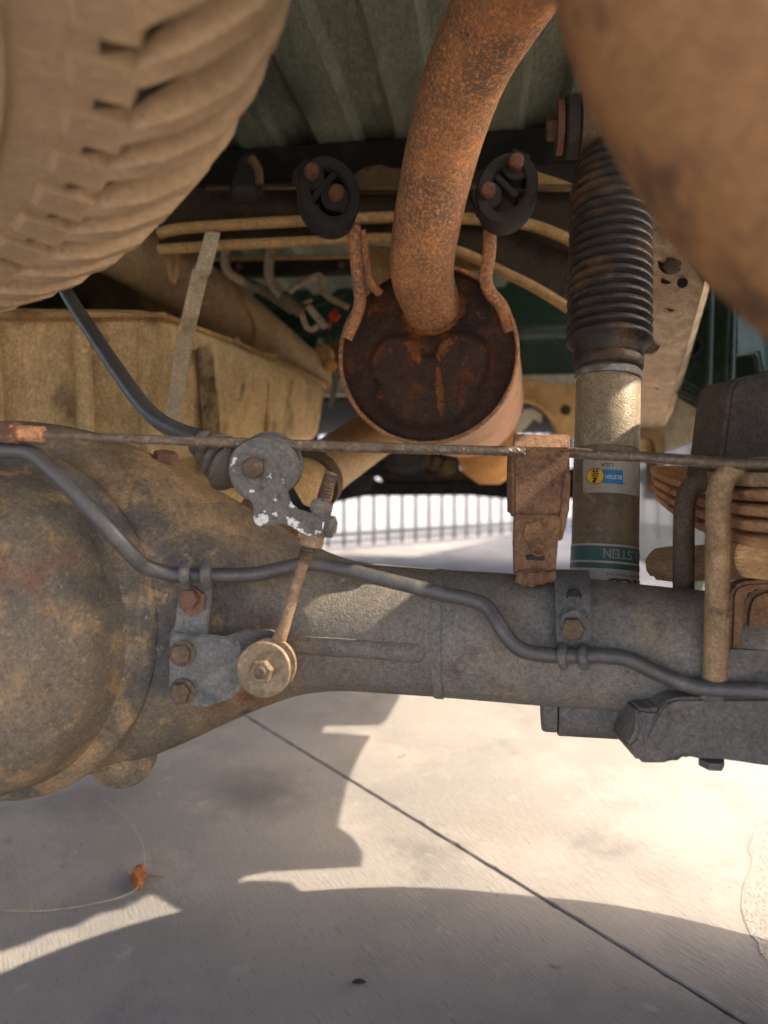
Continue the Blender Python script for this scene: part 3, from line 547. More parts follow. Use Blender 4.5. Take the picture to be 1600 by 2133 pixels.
part('can', lathe([(.0, 0), (.055, .0), (.062, .006), (.062, .1), (.05, .12)], P(612, 700, 1.42), (.25, 1, -.1), 28), M_gloss, gb)
part('band', lathe([(.0625, .03), (.0645, .031), (.0645, .042), (.0625, .043)], P(612, 700, 1.42), (.25, 1, -.1), 28), M_black, gb)

# ================================================================== FAR UNDERSIDE
fx = thing('front_cross_member', 'dark rusty cross member far ahead under the engine', 'cross member', P(900, 1010, 2.9))
part('beam', extrude([P(780, 980, 2.9), P(1250, 975, 2.9), P(1250, 1008, 2.9), P(800, 1010, 2.9)], (0, .12, 0), .006), M_brown, fx)
part('lower_skirt', extrude([P(x, y, 2.85) for x, y in [(640, 1000), (760, 990), (800, 1006), (1250, 1004), (1250, 1040), (1060, 1040), (980, 1032), (800, 1033), (760, 1034), (700, 1046), (640, 1070)]], (0, .05, 0), .004), M_black, fx)
en = thing('gearbox', 'black greasy gearbox and sump seen far ahead under the cab', 'gearbox', P(800, 960, 2.5))
part('casing', lathe([(.03, 0), (.06, .02), (.07, .12), (.08, .3), (.10, .34), (.10, .42), (.0, .42)], P(830, 938, 2.1), FW, 20), M_black, en)
part('sump', extrude([P(x, y, 2.4) for x, y in [(700, 930), (760, 925), (960, 930), (960, 985), (900, 988), (860, 976), (820, 988), (760, 998), (700, 1006)]], (0, .25, 0), .01), M_black, en)
for x, y, r in ((752, 1004, 26), (822, 965, 18), (880, 955, 20), (905, 965, 16), (930, 972, 20)):
    part('casting_boss', lathe([(L(r, 2.3), 0), (L(r, 2.3), .02), (L(r * .6, 2.3), .03), (L(r * .6, 2.3), .05), (L(r * .25, 2.3), .05)], P(x, y, 2.3), (.1, -1, .1), 16), M_black if r > 25 else M_brown, en)
cat = thing('catalytic_converter', 'orange rusted converter can ahead of the muffler', 'exhaust can', P(1022, 950, 1.3))
part('can', lathe([(L(30, 1.3), -.012), (L(42, 1.3), -.006), (L(44, 1.3), 0), (L(52, 1.3), .004), (L(66, 1.3), .02), (L(70, 1.3), .03), (L(70, 1.3), .2), (.02, .24)], P(1020, 942, 1.28), FW, 10), M_orange, cat, sharp=50)
tc = thing('transmission_cross_member', 'tan arched bracket plate with cut out beyond the muffler', 'bracket', P(1130, 860, 1.45))
oa = [(1082, 788), (1110, 790), (1150, 800), (1240, 806), (1240, 912), (1166, 912), (1158, 890), (1146, 866), (1128, 846), (1104, 834), (1082, 832)]
part('plate', plate(oa, 1.48, .008, .001), M_tan, tc)
part('arch_lip', ptube([(1082, 834, 1.465), (1104, 836, 1.465), (1128, 848, 1.465), (1146, 868, 1.465), (1158, 892, 1.465), (1166, 914, 1.465)], 5, n=8), M_tan, tc)
part('stay', plate([(1070, 890), (1092, 852), (1110, 850), (1130, 862), (1128, 880), (1112, 872), (1104, 884), (1082, 905)], 1.5, .01, .001), M_pale, tc)
rim_hole(1178, 854, 1.46, 9, tc)
ds = thing('drive_shaft', 'dusty tan drive shaft running forward from the differential', 'drive shaft', P(700, 950, .8))
part('shaft', ptube([(600, 1050, .66, 62), (660, 990, .74, 58), (760, 918, .92, 52), (860, 858, 1.2, 42), (905, 840, 1.6, 30)], 58, n=24, smooth=3), M_shaft, ds)
part('yoke', ptube([(560, 1085, .62), (600, 1050, .66), (636, 1014, .705)], 70, n=24, smooth=2), M_tan, ds)
part('yoke_ring', ptube([(640, 1010, .71), (652, 998, .725)], 68, n=24, smooth=0), M_brown, ds)

# ================================================================== EXHAUST
ex = thing('exhaust', 'rusty muffler with its thick tailpipe curving up towards the viewer', 'exhaust', P(890, 740, .68))
mc = P(889, 738, .68); mx = (P(972, 838, 1.08) - mc).normalized(); MR = L(186, .68)
shell = [(MR * 1.005, -.001), (MR * 1.02, .004), (MR * 1.02, .014), (MR, .018), (MR, .14), (MR * 1.015, .142), (MR * 1.015, .150), (MR, .152), (MR, .36), (MR * .95, .375), (MR * .5, .40), (.03, .43)]
msh = part('muffler_shell', lathe(shell, mc, mx, 72, cap0=False), M_shell, ex)
x_, y_, z_ = frame(mx)
rt = Vector((1, 0, 0)); rt = (rt - mx * rt.dot(mx)).normalized(); dn = (-UP); dn = (dn - mx * dn.dot(mx)); dn = (dn - rt * dn.dot(rt)).normalized()
def face_h(a, b):                                     # pressed shape of the end plate, a to the side, b downwards, in shell radii
    def bump_(cx, cy, rx, ry): return max(0., 1 - ((a - cx) / rx) ** 2 - ((b - cy) / ry) ** 2)
    k = max(bump_(-.36, .08, .34, .36), bump_(.38, .08, .34, .36), bump_(0, .42, .62, .44))
    return -.010 * min(1, k * 2.6) ** .8 * (1 if k > 0 else 0)
rings = []; NR, NA = 26, 96
for i in range(NR + 1):
    q = i / NR; ring = []
    for k in range(NA):
        t = 2 * math.pi * k / NA; a, b = q * math.cos(t), q * math.sin(t)
        h = .012 + (face_h(a, b) if q < .95 else 0) - (.013 if q > .985 else 0) + .0006 * mnoise.noise(Vector((a * 6, b * 6, 1)))
        ring.append(mc + rt * a * MR * .995 + dn * b * MR * .995 + mx * h)
    rings.append(ring)
endp = part('end_plate', loft(rings, cap0=True, cap1=False), M_rustd, ex, sharp=60)
def streak(pts, seed):
    V, F = [], []; n, m = 16, 6
    for i in range(n + 1):
        t = i / n; k = t * (len(pts) - 1); q = min(int(k), len(pts) - 2); f = k - q
        px_, py_, w_ = [pts[q][c] + (pts[q + 1][c] - pts[q][c]) * f for c in range(3)]
        for e in range(m + 1):
            o = (e / m - .5) * 2 * w_ * (1 + .9 * mnoise.noise(Vector((i * .7, (e > m / 2) * 5., seed))))
            a, b = (px_ + o - 889) / 186, (py_ - 738) / 186
            V.append(mc + rt * a * MR + dn * b * MR + mx * (.012 + face_h(a, b) - .0007))
    for i in range(n):
        for e in range(m): a = i * (m + 1) + e; F.append((a, a + 1, a + m + 2, a + m + 1))
    return V, F
for k, q in enumerate(([(862, 690, 10), (858, 715, 15), (866, 740, 9), (872, 758, 2)], [(925, 690, 9), (928, 712, 15), (918, 738, 10), (916, 752, 2)], [(912, 765, 3), (914, 800, 7), (918, 840, 8), (920, 872, 2)])):
    part('rust_streak', streak(q, k), M_orange2, endp)
rim = [(mc + (rt * math.cos(t) + dn * math.sin(t)) * MR * 1.0 - mx * .001, L(4.5, .68)) for t in [2 * math.pi * k / 72 for k in range(73)]]
part('rim_lip', tube(rim, n=8, smooth=0, wob=.25), M_rust, msh)
PR = .0300
tpp = [(P(906, 652, .694), .0286), (P(894, 622, .676), .0290), (P(880, 572, .652), PR), (P(884, 500, .62), PR), (P(908, 370, .575), PR), (P(940, 245, .53), PR), (P(985, 120, .485), PR), (P(1052, 0, .44), PR * 1.02),
       (P(1130, -130, .385), PR * 1.02), (P(1215, -262, .31), PR), (P(1318, -280, .232), PR), (P(1374, -172, .186), PR), (P(1420, -14, .174), PR), (P(1490, 130, .171), PR), (P(1576, 272, .170), PR), (P(1682, 402, .170), PR), (P(1836, 532, .168), PR), (P(2200, 760, .16), PR), (P(3000, 950, .15), PR)]
tq = [(Vector(q[:3]), q[3]) for q in catmull([(p.x, p.y, p.z, r) for p, r in tpp], 8)]
tpo = part('tailpipe', tube(tq[:73], n=36, smooth=0), M_rust, ex)
part('tail_section', tube(tq[72:], n=36, smooth=0), M_rust2, ex)
wc = P(901, 642, .688); wz = (tpp[1][0] - tpp[0][0]).normalized()
wx, wy, _ = frame(wz)
part('weld_bead', tube([(wc - wz * .002 + (wx * math.cos(t) + wy * math.sin(t)) * .0302, .0030) for t in [2 * math.pi * k / 60 for k in range(61)]], n=8, smooth=0, wob=1.0), M_orange2, tpo)
part('hanger_rod', ptube([(738, 470, .64), (740, 520, .645), (746, 580, .655), (750, 625, .662), (742, 660, .668), (722, 705, .672)], 13.5, n=12), M_rust, ex)
part('hanger_rod', ptube([(752, 480, .66), (762, 540, .665), (772, 585, .67), (790, 610, .68)], 10, n=12), M_rust, ex)
part('hanger_rod', ptube([(1021, 478, .64), (1019, 530, .648), (1012, 580, .655), (1022, 610, .66), (1046, 640, .665), (1062, 690, .67)], 14, n=12), M_rust, ex)
def hanger(px, py, d, rot, label, pins, fl):
    h = thing('exhaust_hanger', label, 'exhaust hanger', P(px, py, d), 'rubber exhaust hangers')
    ca, sa = math.cos(rot), math.sin(rot)
    def E(a, b, t): x, y = a * math.cos(t), b * math.sin(t); return (px + x * ca - y * sa, py + x * sa + y * ca)
    ts = [2 * math.pi * k / 48 for k in range(48)]
    vec = Vector((.10, .036, -.006)) * 1; vec = Vector((fl * .006, .034, 0))
    def ring(a, b, off): return [P(*E(a, b, t), d) + vec * off for t in ts]
    part('rubber_body', loft([ring(36, 52, .25), ring(38, 54, 0.03), ring(41, 57, 0), ring(58, 75, 0), ring(62, 79, .08), ring(62, 79, .92), ring(58, 75, 1), ring(38, 54, 1), ring(36, 52, .75), ring(36, 52, .25)], False, False), M_rub, h, sharp=50)
    for q in pins:
        part('hub', extrude([P(x, y, d) + vec * .1 for x, y in circ(q[0], q[1], 29, 20)], vec * .8, .001), M_rub, h)
    (x0, y0), (x1, y1) = pins; mx_, my_ = (x0 + x1) / 2, (y0 + y1) / 2; dx, dy = -(y1 - y0), (x1 - x0); ll = math.hypot(dx, dy); dx, dy = dx / ll, dy / ll
    ex_, ey_ = (x1 - x0) / ll, (y1 - y0) / ll
    part('web', extrude([P(mx_ + dx * a + ex_ * b, my_ + dy * a + ey_ * b, d) + vec * .15 for a, b in ((-44, -7), (44, -7), (44, 7), (-44, 7))], vec * .7, .001), M_rub, h)
    for q in pins:                                      # the hub stands on a web to the body
        qx, qy = q[0] - px, q[1] - py; n_ = math.hypot(qx, qy); qx, qy = qx / n_, qy / n_
        part('web', extrude([P(q[0] + qx * a - qy * b, q[1] + qy * a + qx * b, d) + vec * .12 for a, b in ((10, -18), (34, -20), (34, 20), (10, 18))], vec * .76, .001), M_rub, h)
        part('pin', tube([(P(q[0], q[1], d) + vec * .6, L(15, d)), (P(q[0], q[1], d) - vec * .05, L(13, d)), (P(q[0], q[1], d) - vec * .10, L(16, d)), (P(q[0], q[1], d) - vec * .25, L(16, d)), (P(q[0], q[1], d) - vec * .32, L(12, d))], n=14, smooth=0), M_boltr, h)
hanger(687, 398, .60, -.42, 'oval rubber exhaust hanger on the spare tyre side of the tailpipe', [(648, 362), (699, 406)], -1)
hanger(1056, 390, .60, .46, 'oval rubber exhaust hanger between tailpipe and shock absorber', [(1075, 342), (1017, 402)], 1)

# ================================================================== SHOCK ABSORBER
sh = thing('shock_absorber', 'shock absorber with black ribbed boot and printed body bands', 'shock absorber', P(1258, 1230, .525))
SB, STp = P(1258, 1250, .523), P(1276, 260, .60)
sz = (STp - SB).normalized(); SRAD = L(67.5, .53)
def s_at(py):                                          # centre of the shock at photo row py
    lo_, hi_ = 0., 1.4
    for _ in range(40):
        m_ = (lo_ + hi_) / 2; q = SB + (STp - SB) * m_
        if YH + (CH - q.z) / q.y * FP > py: lo_ = m_
        else: hi_ = m_
    return SB + (STp - SB) * lo_
toc = (Vector((0, 0, CH)) - s_at(950)); toc = (toc - sz * toc.dot(sz)).normalized(); srt = toc.cross(sz).normalized()
if srt.x < 0: srt = -srt
def s_pt(px, py, off):
    c = s_at(py)
    for _ in range(4):
        f = c + toc * SRAD; c = c + sz * ((YH + (CH - f.z) / f.y * FP) - py) * f.y / FP
    cpx = CX + c.x / c.y * FP; rp = SRAD / c.y * FP
    t = math.asin(max(-1, min(1, (px - cpx) / rp))); return c + (toc * math.cos(t) + srt * math.sin(t)) * (SRAD + off)
def hgt(py): return (s_at(py) - SB).dot(sz)
def s_lathe(rows, n=56): return lathe([(r, hgt(y)) for y, r in rows], SB, sz, n)
part('lower_body', s_lathe([(1260, SRAD), (940, SRAD)]), M_shock, sh)
part('upper_body', s_lathe([(939.5, SRAD), (790, SRAD), (786, SRAD * .97)]), M_shocku, sh)
part('retaining_ring', s_lathe([(794, SRAD * 1.0), (793, SRAD * 1.05), (781, SRAD * 1.06), (774, SRAD * .98)]), M_zinc, sh)
bo = [(772, SRAD * 1.06), (768, SRAD * 1.09), (752, SRAD * 1.10), (748, SRAD * 1.04), (744, SRAD * 1.10), (732, SRAD * 1.12), (722, SRAD * 1.2), (716, SRAD * 1.33)]
N = 19
for k in range(N):
    y0 = 716 - k * (716 - 345) / N; st = (716 - 345) / N
    R1 = SRAD * (1.37 + .0 * k) * (1 if k < N - 2 else .93); R0 = R1 * .83
    bo += [(y0 - st * .04, R1 * .985), (y0 - st * .20, R1 * 1.0), (y0 - st * .42, R1 * .985), (y0 - st * .70, R1 * .93), (y0 - st * .86, R0), (y0 - st * .97, R0 * 1.01)]
bo += [(340, SRAD * 1.18), (330, SRAD * 1.05), (318, SRAD * .9), (300, SRAD * .72), (285, SRAD * .66)]
part('boot', s_lathe(bo, 64), M_boot, sh, sharp=80)
eye = part('eye', lathe([(.026, -.034), (.028, -.033), (.028, .033), (.026, .034)], P(1288, 258, .60), AX, 32), M_bolt, sh)
part('eye_bushing', lathe([(.024, -.046), (.0265, -.044), (.0265, -.035), (.020, -.034)], P(1288, 258, .60), AX, 28), M_rub, eye)
part('washer', lathe([(.018, -.053), (.0225, -.053), (.0225, -.0475), (.018, -.047)], P(1288, 258, .60), AX, 28), M_boltr, sh)
part('bolt', hexhead(P(1288, 258, .60) - AX * .053, -AX, .0105, .009), M_bolt, sh)
def patch(px0, px1, py0, py1, off, nx=16, ny=3, rc=0):
    V, F = [], []
    for j in range(ny + 1):
        for i in range(nx + 1): V.append(s_pt(px0 + (px1 - px0) * i / nx, py0 + (py1 - py0) * j / ny, off))
    for j in range(ny):
        for i in range(nx): a = j * (nx + 1) + i; F.append((a, a + 1, a + nx + 2, a + nx + 1))
    return V, F
def spoly(pts, off):
    pts = list(pts); V = [s_pt(x, y, off) for x, y in pts]; c = s_pt(sum(p[0] for p in pts) / len(pts), sum(p[1] for p in pts) / len(pts), off)
    return V + [c], [(i, (i + 1) % len(V), len(V)) for i in range(len(V))]
def text_on(body, px, py, wpx, hpx, off, bold=0.0, shear=0.0, font=None):
    "lettering turned upside down, wrapped on the shock body, centred at px, py"
    cu = bpy.data.curves.new('t', 'FONT'); cu.body = body; cu.size = 1; cu.align_x = 'CENTER'; cu.align_y = 'CENTER'; cu.offset = bold; cu.shear = shear; cu.resolution_u = 3
    o = bpy.data.objects.new('t', cu); link(o); dg = bpy.context.evaluated_depsgraph_get(); me = bpy.data.meshes.new_from_object(o.evaluated_get(dg))
    bpy.data.objects.remove(o); bpy.data.curves.remove(cu)
    xs = [v.co.x for v in me.vertices]; ys = [v.co.y for v in me.vertices]; cx_, cy_ = (min(xs) + max(xs)) / 2, (min(ys) + max(ys)) / 2
    kx, ky = wpx / (max(xs) - min(xs)), hpx / (max(ys) - min(ys))
    V = [s_pt(px - (v.co.x - cx_) * kx, py + (v.co.y - cy_) * ky, off) for v in me.vertices]; F = [tuple(p.vertices) for p in me.polygons]
    bpy.data.meshes.remove(me); return V, F
stk = part('sticker', join([patch(1222, 1325.4, 951, 1026, .0004, 22, 4), patch(1218.5, 1222, 955, 1022, .0004, 1, 3)]), M_lens, sh, label='cream sticker with blue and yellow emblem')
part('lettering', text_on('USA', 1264, 968, 23, 8, .0007), M_ink, stk)
part('blue_block', patch(1256, 1293.5, 978, 1007.5, .0007, 8, 2), M_blue, stk)
part('lettering', text_on('BILSTEIN', 1276, 993.5, 30, 8.5, .001, .012), M_wtxt, stk)
part('emblem_outline', spoly(circ(1242.5, 992, 17, 28), .0009), M_ink, stk)
part('emblem_disc', spoly(circ(1242.5, 992, 15.8, 28), .0011), M_yel, stk)
def srect(x0, x1, y0, y1): return [(x0, y0), (x1, y0), (x1, y1), (x0, y1)]
for q in (srect(1238, 1247, 982.5, 984.5), srect(1235, 1250, 986, 988), srect(1237, 1248, 989.5, 991.5), srect(1236, 1249, 993, 994.6), srect(1239, 1246, 995.5, 998.5), srect(1240.5, 1245, 998.5, 1001)):
    part('emblem_coil', spoly(q, .0013), M_ink, stk)
part('emblem_ring', join([spoly(circ(1240.5, 1003.2, 3.2, 14), .0013)]), M_ink, stk)
part('lettering', text_on('3E', 1242.5, 980.0, 15, 5.4, .0014, .02), M_ink, stk)
band = part('printed_band', patch(1190, 1326, 1184, 1262, .0004, 24, 3), M_lens, sh, label='cream printed band at the foot')
part('green_stripe', patch(1190.6, 1325.5, 1137, 1168, .0005, 24, 3), M_dgreen, sh)
part('cream_stripe', patch(1190.6, 1325.5, 1132.5, 1137, .0006, 24, 1), M_lens, sh)
part('cream_stripe', patch(1190.6, 1325.5, 1168, 1172.5, .0006, 24, 1), M_lens, sh)
part('green_stripe', patch(1190.6, 1325.5, 1172.5, 1184, .0007, 24, 1), M_dgreen, sh)
part('lettering', text_on('BILSTEIN', 1297, 1152.5, 80, 20, .0009, .02), M_txt, sh)
part('lettering', text_on('SUSPENSION', 1300, 1195, 76, 6, .0009, .0, .25), M_logo, band)
part('lettering', text_on('RCD', 1296, 1212, 70, 19, .0009, .05, .35), M_logo, band)
single('shock_lower_mount', join([lathe([(.0165, -.030), (.0175, -.029), (.0175, .029), (.0165, .030)], P(1256, 1480, .455), AX, 24), lathe([(.0145, -.040), (.0155, -.038), (.0155, -.031), (.013, -.0305)], P(1256, 1480, .455), AX, 24), lathe([(.0145, .040), (.0155, .038), (.0155, .031), (.013, .0305)], P(1256, 1480, .455), AX, 24)]), M_plate, 'dark rubber bushed eye of the shock under the axle tube', 'shock mount')

# ================================================================== AXLE
axle = thing('rear_axle', 'grimy rear axle housing with domed differential cover and steel tube', 'axle', P(500, 1300, .487))
stn = [(1900, 1262, 1530, .425, .041, 2.0), (1700, 1248, 1512, .435, .041, 2.0), (1450, 1230, 1492, .447, .041, 2.0), (1200, 1205, 1470, .458, .041, 2.0), (920, 1188, 1446, .470, .041, 2.0), (800, 1177, 1438, .475, .041, 2.0), (720, 1165, 1434, .478, .041, 2.0),
       (640, 1132, 1441, .481, .042, 2.1), (560, 1085, 1466, .484, .044, 2.2), (480, 1040, 1500, .487, .047, 2.35), (380, 985, 1545, .49, .051, 2.5), (290, 938, 1578, .493, .054, 2.6), (200, 902, 1600, .496, .056, 2.7), (100, 882, 1612, .498, .057, 2.8), (0, 877, 1618, .50, .057, 2.8),
       (-200, 890, 1612, .50, .057, 2.7), (-400, 985, 1550, .50, .05, 2.4), (-600, 1120, 1450, .50, .042, 2.0), (-900, 1170, 1410, .50, .04, 2.0)]
def ax_ring(px, a, b, d, hd, ex_, k=1.0, n=40):
    c = P(px, (a + b) / 2, d); hh = L((b - a) / 2, d) * k; o = []
    for i in range(n):
        t = 2 * math.pi * i / n; cs, sn = math.cos(t), math.sin(t)
        o.append(c + FW * hd * k * math.copysign(abs(cs) ** (2 / ex_), cs) + UP * hh * math.copysign(abs(sn) ** (2 / ex_), sn))
    return o
ci = [s for s in stn if s[0] >= 915]; hi_ = [s for s in stn if s[0] <= 920]
axt = part('axle_tube', loft([ax_ring(*s, k=1.0) for s in catmull(ci, 8)]), M_axle2, axle)
part('housing', loft([ax_ring(*s) for s in catmull(hi_, 8)]), M_axle, axle)
part('weld_seam', loft([ax_ring(926, 1188, 1447, .4695, .041, 2.0, k) if k else ax_ring(910, 1187, 1446, .4705, .041, 2.0, 1.022) for k in (1.0, 1.022, 0)] + [ax_ring(906, 1187, 1446, .4705, .041, 2.0, 1.0)]), M_axle2, axle, sharp=60)
part('casting_rib', tube([(P(600, 1340, .4425), .0062), (P(700, 1346, .4398), .0066), (P(800, 1352, .4375), .0068), (P(862, 1356, .4362), .0078), (P(874, 1357, .4375), .0065), (P(880, 1357, .441), .003)], n=24), M_axle, axle)
cc = P(-24, 1300, .452); cax = -FW
cov = [(.1150, -.010), (.1165, .0), (.1160, .005), (.1120, .0075), (.0985, .008), (.0965, .009), (.0950, .012), (.0915, .022), (.085, .032), (.074, .0405), (.058, .047), (.038, .051), (.018, .0525), (.001, .053)]
part('cover_flange', lathe([(.107, -.014), (.1160, -.012), (.1170, -.005), (.1150, -.0018), (.110, .0005), (.102, .0035), (.096, .0075), (.080, .0075)], cc, cax, 90, sy=1.02), M_axle, axle)
cr = catmull([(r, h) for r, h in [(.1010, .002), (.0990, .010), (.0975, .018), (.0940, .032), (.0865, .0435), (.0740, .0530), (.058, .0595), (.038, .0635), (.018, .0655), (.0005, .066)]], 4)
part('differential_cover', lathe(cr, cc - UP * .002, cax, 96, sy=1.07, cap0=False, cap1=False), M_axle, axle, label='round dome spotted with rust and dried mud')
part('drain_boss', lathe([(L(66, .5), -.02), (L(64, .5), .012), (L(55, .5), .022), (L(20, .5), .026)], P(262, 1556, .492), (.25, -1, -.25), 40, sy=.9), M_axle, axle)
part('nut', hexhead(P(345, 958, .498), (.2, -.2, .9), .009, .006), M_boltr, axle)
# clip strap bolted on the tube
def tubed(px, py, gap=.0):                              # depth of the tube skin seen at px, py
    s0, s1 = stn[0], stn[1]
    for a, b in zip(stn, stn[1:]):
        if b[0] <= px <= a[0]: s0, s1 = a, b; break
    t = (px - s0[0]) / (s1[0] - s0[0]); a, b, d, hd, e = [s0[i] + (s1[i] - s0[i]) * t for i in range(1, 6)]
    q = max(-1, min(1, (py - (a + b) / 2) / ((b - a) / 2))); return d - hd * (1 - abs(q) ** e) ** (1 / e) - gap
ls = thing('line_clip_strap', 'flat steel strap with hole and bolt holding the line on the tube', 'strap', P(1195, 1290, .42))
rows = [(1157, 1187, 1228, 1189, tubed(1195, 1206, -.002))] + [(1157 + (k / 10) * 3, 1188 + k * 17.2, 1230 + (k / 10) * 1, 1190 + k * 17.2, tubed(1195, 1200 + k * 16, .0035)) for k in range(1, 11)]
part('strap', ribbon(rows, .003), M_brk, ls)
rim_hole(1194, 1240, tubed(1195, 1240, .005), 13, ls)
bolt(ls, 1192, 1309, tubed(1195, 1309, .006), 25, 15, M_bolt, axis=(-.1, -1, .05), wr=0, rot=.1)
part('washer', hexhead(P(1194, 1300, tubed(1195, 1300, .0045)), (-.1, -1, .1), L(31, .415), .002, rot=.3), M_brk, ls)
part('clip_band', ptube([(1174, 1346, .411), (1169, 1366, .4015), (1174, 1388, .409)], 10, n=10), M_brk, ls)
part('clip_band', ptube([(1217, 1348, .410), (1213, 1367, .4005), (1217, 1388, .408)], 10, n=10), M_brk, ls)

# brake line along the axle
bl = [(-160, 930, .392), (-60, 934, .392), (10, 937, .392), (62, 944, .392), (100, 972, .391), (150, 1020, .390), (220, 1095, .392), (272, 1152, .398), (300, 1178, .405), (345, 1193, .412), (400, 1198, .416), (520, 1197, .424), (580, 1186, .430), (640, 1174, .437), (700, 1182, .436), (800, 1207, .431), (920, 1236, .427), (985, 1250, .424), (1018, 1268, .420), (1042, 1305, .413), (1066, 1338, .409), (1100, 1358, .408), (1170, 1366, .408), (1260, 1366, .407), (1310, 1374, .406), (1370, 1402, .405), (1430, 1426, .402), (1480, 1434, .398), (1560, 1438, .392), (1700, 1444, .386), (1860, 1440, .388), (2050, 1420, .400)]
single('brake_line', ptube(bl, 17, n=16, smooth=6), M_line, 'black sleeved brake line snaking along the front of the axle', 'brake line')
br = thing('line_bracket', 'grey stepped bracket with rusty bolt clipping the line to the housing', 'bracket', P(400, 1260, .425))
part('plate', plate([(374, 1208, .421), (443, 1208, .424), (440, 1245, .423), (434, 1300, .423), (430, 1330, .424), (352, 1332, .421), (352, 1322, .421), (364, 1302, .421), (369, 1255, .421)], 0, .003, .0007), M_brk, br)
part('clip_band', ptube([(386, 1172, .412), (383, 1196, .4015), (388, 1219, .414)], 11, n=10), M_brk, br)
part('clip_band', ptube([(430, 1174, .415), (427, 1198, .4045), (431, 1220, .417)], 11, n=10), M_brk, br)
part('clip_base', plate([(380, 1204), (437, 1207), (436, 1217), (380, 1214)], .414, .006, .0008), M_brk, br)
bolt(br, 396, 1246, .4195, 22, 16, M_boltr, axis=(-.18, -1, .05), rot=.05)
part('washer', hexhead(P(402, 1252, .4215), (-.1, -1, 0), L(31, .42), .0018, rot=.45), M_boltr, br)
lb = thing('link_bracket', 'blue grey two bolt bracket carrying the link bushing on the housing', 'bracket', P(430, 1395, .425))
part('plate', plate([(353, 1334), (357, 1325), (366, 1321), (430, 1323), (472, 1327), (490, 1318), (505, 1345), (505, 1425), (498, 1440), (481, 1456), (446, 1466), (436, 1474), (395, 1470), (356, 1464), (351, 1456)], .414, .0035, .001), M_brk, lb)
part('folded_tab', plate([(470, 1327, .414), (488, 1319, .413), (512, 1312, .412), (566, 1313, .412), (590, 1325, .424), (585, 1340, .424), (520, 1345, .420), (489, 1362, .414)], 0, .003, .0006), M_brk, lb)
bolt(lb, 381, 1361, .4125, 22, 14, M_bolt, axis=(-.15, -1, .05), wr=27, rot=.35)
bolt(lb, 380, 1440, .4125, 22, 14, M_bolt, axis=(-.15, -1, .05), wr=27, rot=.1)

# ================================================================== LOAD SENSING LEVER AND LINK
lv = thing('sensing_lever', 'grey lever plate with flaking white paint and hexagon pivot bolt', 'lever', P(540, 1000, .41))
pz = (P(566, 966, .430) - P(545, 980, .405)).normalized(); pc = P(545, 980, .4045)
r1 = L(70, .41)
part('pivot_drum', lathe([(r1 * .55, -.0008), (r1 * .96, -.0008), (r1, .0004), (r1, .0030), (r1 * .93, .0040), (r1 * .93, .0100), (r1 * .99, .0112), (r1 * 1.0, .0150), (r1 * .96, .0165), (r1 * .93, .0170), (r1 * .93, .0190), (r1 * 1.02, .0200), (r1 * 1.02, .0235), (r1 * .9, .0245), (.0, .0245)], pc, pz, 60), M_brk, lv)
lp = [(500, 934), (535, 921), (566, 926), (579, 952), (586, 990), (600, 1026), (607, 1050), (622, 1061), (659, 1073), (672, 1086), (671, 1112), (661, 1123), (628, 1110), (600, 1094), (575, 1090), (567, 1096), (538, 1096), (529, 1088), (525, 1046), (503, 1027), (483, 1002), (478, 975), (485, 948)]
part('lever_plate', plate([(x, y, .4025 - .00002 * (x - 545)) for x, y in lp], 0, .0032, .0007), M_lever, lv)
part('rear_plate', plate([(588, 985), (612, 1018), (632, 1052), (662, 1062), (676, 1080), (655, 1084), (625, 1072), (600, 1048)], .418, .003, .0006), M_black, lv)
bolt(lv, 529, 975, .4018, 24, 13, M_bolt, axis=(-.08, -1, .08), rot=.62)
part('clamp_block', plate([(646, 1044), (660, 1036), (690, 1048), (692, 1056), (683, 1084), (672, 1092), (655, 1078), (645, 1066)], .404, .014, .0012), M_brk, lv)
part('clamp_nut', hexhead(P(682, 1096, .410), (1, -.3, -.1), L(23, .41), L(16, .41), rot=.3), M_brk, lv)
part('socket', ptube([(655, 1102, .4085), (648, 1137, .4085)], 24, n=16, smooth=0), M_rod, lv)
rb = thing('link_rod', 'threaded steel link rod slanting from lever to axle bushing', 'rod', P(600, 1300, .41))
rp = [P(691, 984, .412), P(640, 1148, .409), P(608, 1250, .407), P(592, 1304, .407), P(582, 1330, .409), P(574, 1348, .412)]
part('rod', tube([(rp[1], L(11.5, .41)), (rp[2], L(12, .407)), (rp[3], L(12.5, .407)), (rp[4], L(15, .409)), (rp[5], L(16, .412))], n=18), M_rod, rb)
stud = part('stud', tube([(rp[0], L(11.5, .41)), (rp[0].lerp(rp[1], .5), L(11.5, .41)), (rp[1], L(12.5, .41))], n=16, smooth=0), M_rod, rb)
rz = (rp[1] - rp[0]).normalized()
part('thread', helix(rp[0] + rz * .0004, rz, L(12, .41), .0019, 9, .0010), M_bolt, stud)
part('thread', helix(P(647, 1126, .409), (P(636, 1165, .409) - P(647, 1126, .409)).normalized(), L(12.5, .41), .0019, 7, .0010), M_bolt, rb)
lbsh = thing('link_bushing', 'stack of round brown washers on a white ring at the link foot', 'bushing', P(560, 1390, .41))
bz = (P(578, 1372, .418) - P(548, 1396, .392)).normalized(); b0 = P(548, 1396, .3935); rw = L(58, .395)
part('front_washer', lathe([(rw * .3, -.0001), (rw * .97, 0), (rw, .0006), (rw, .0016), (rw * .97, .0022), (rw * .5, .0023)], b0, bz, 56), M_wash, lbsh)
part('white_ring', lathe([(rw * .5, .0023), (rw * .93, .0024), (rw * .95, .003), (rw * .95, .0042), (rw * .93, .0048)], b0, bz, 56), M_white, lbsh)
part('core', lathe([(rw * .7, .004), (rw * .7, .0155)], b0, bz, 40), M_wash, lbsh)
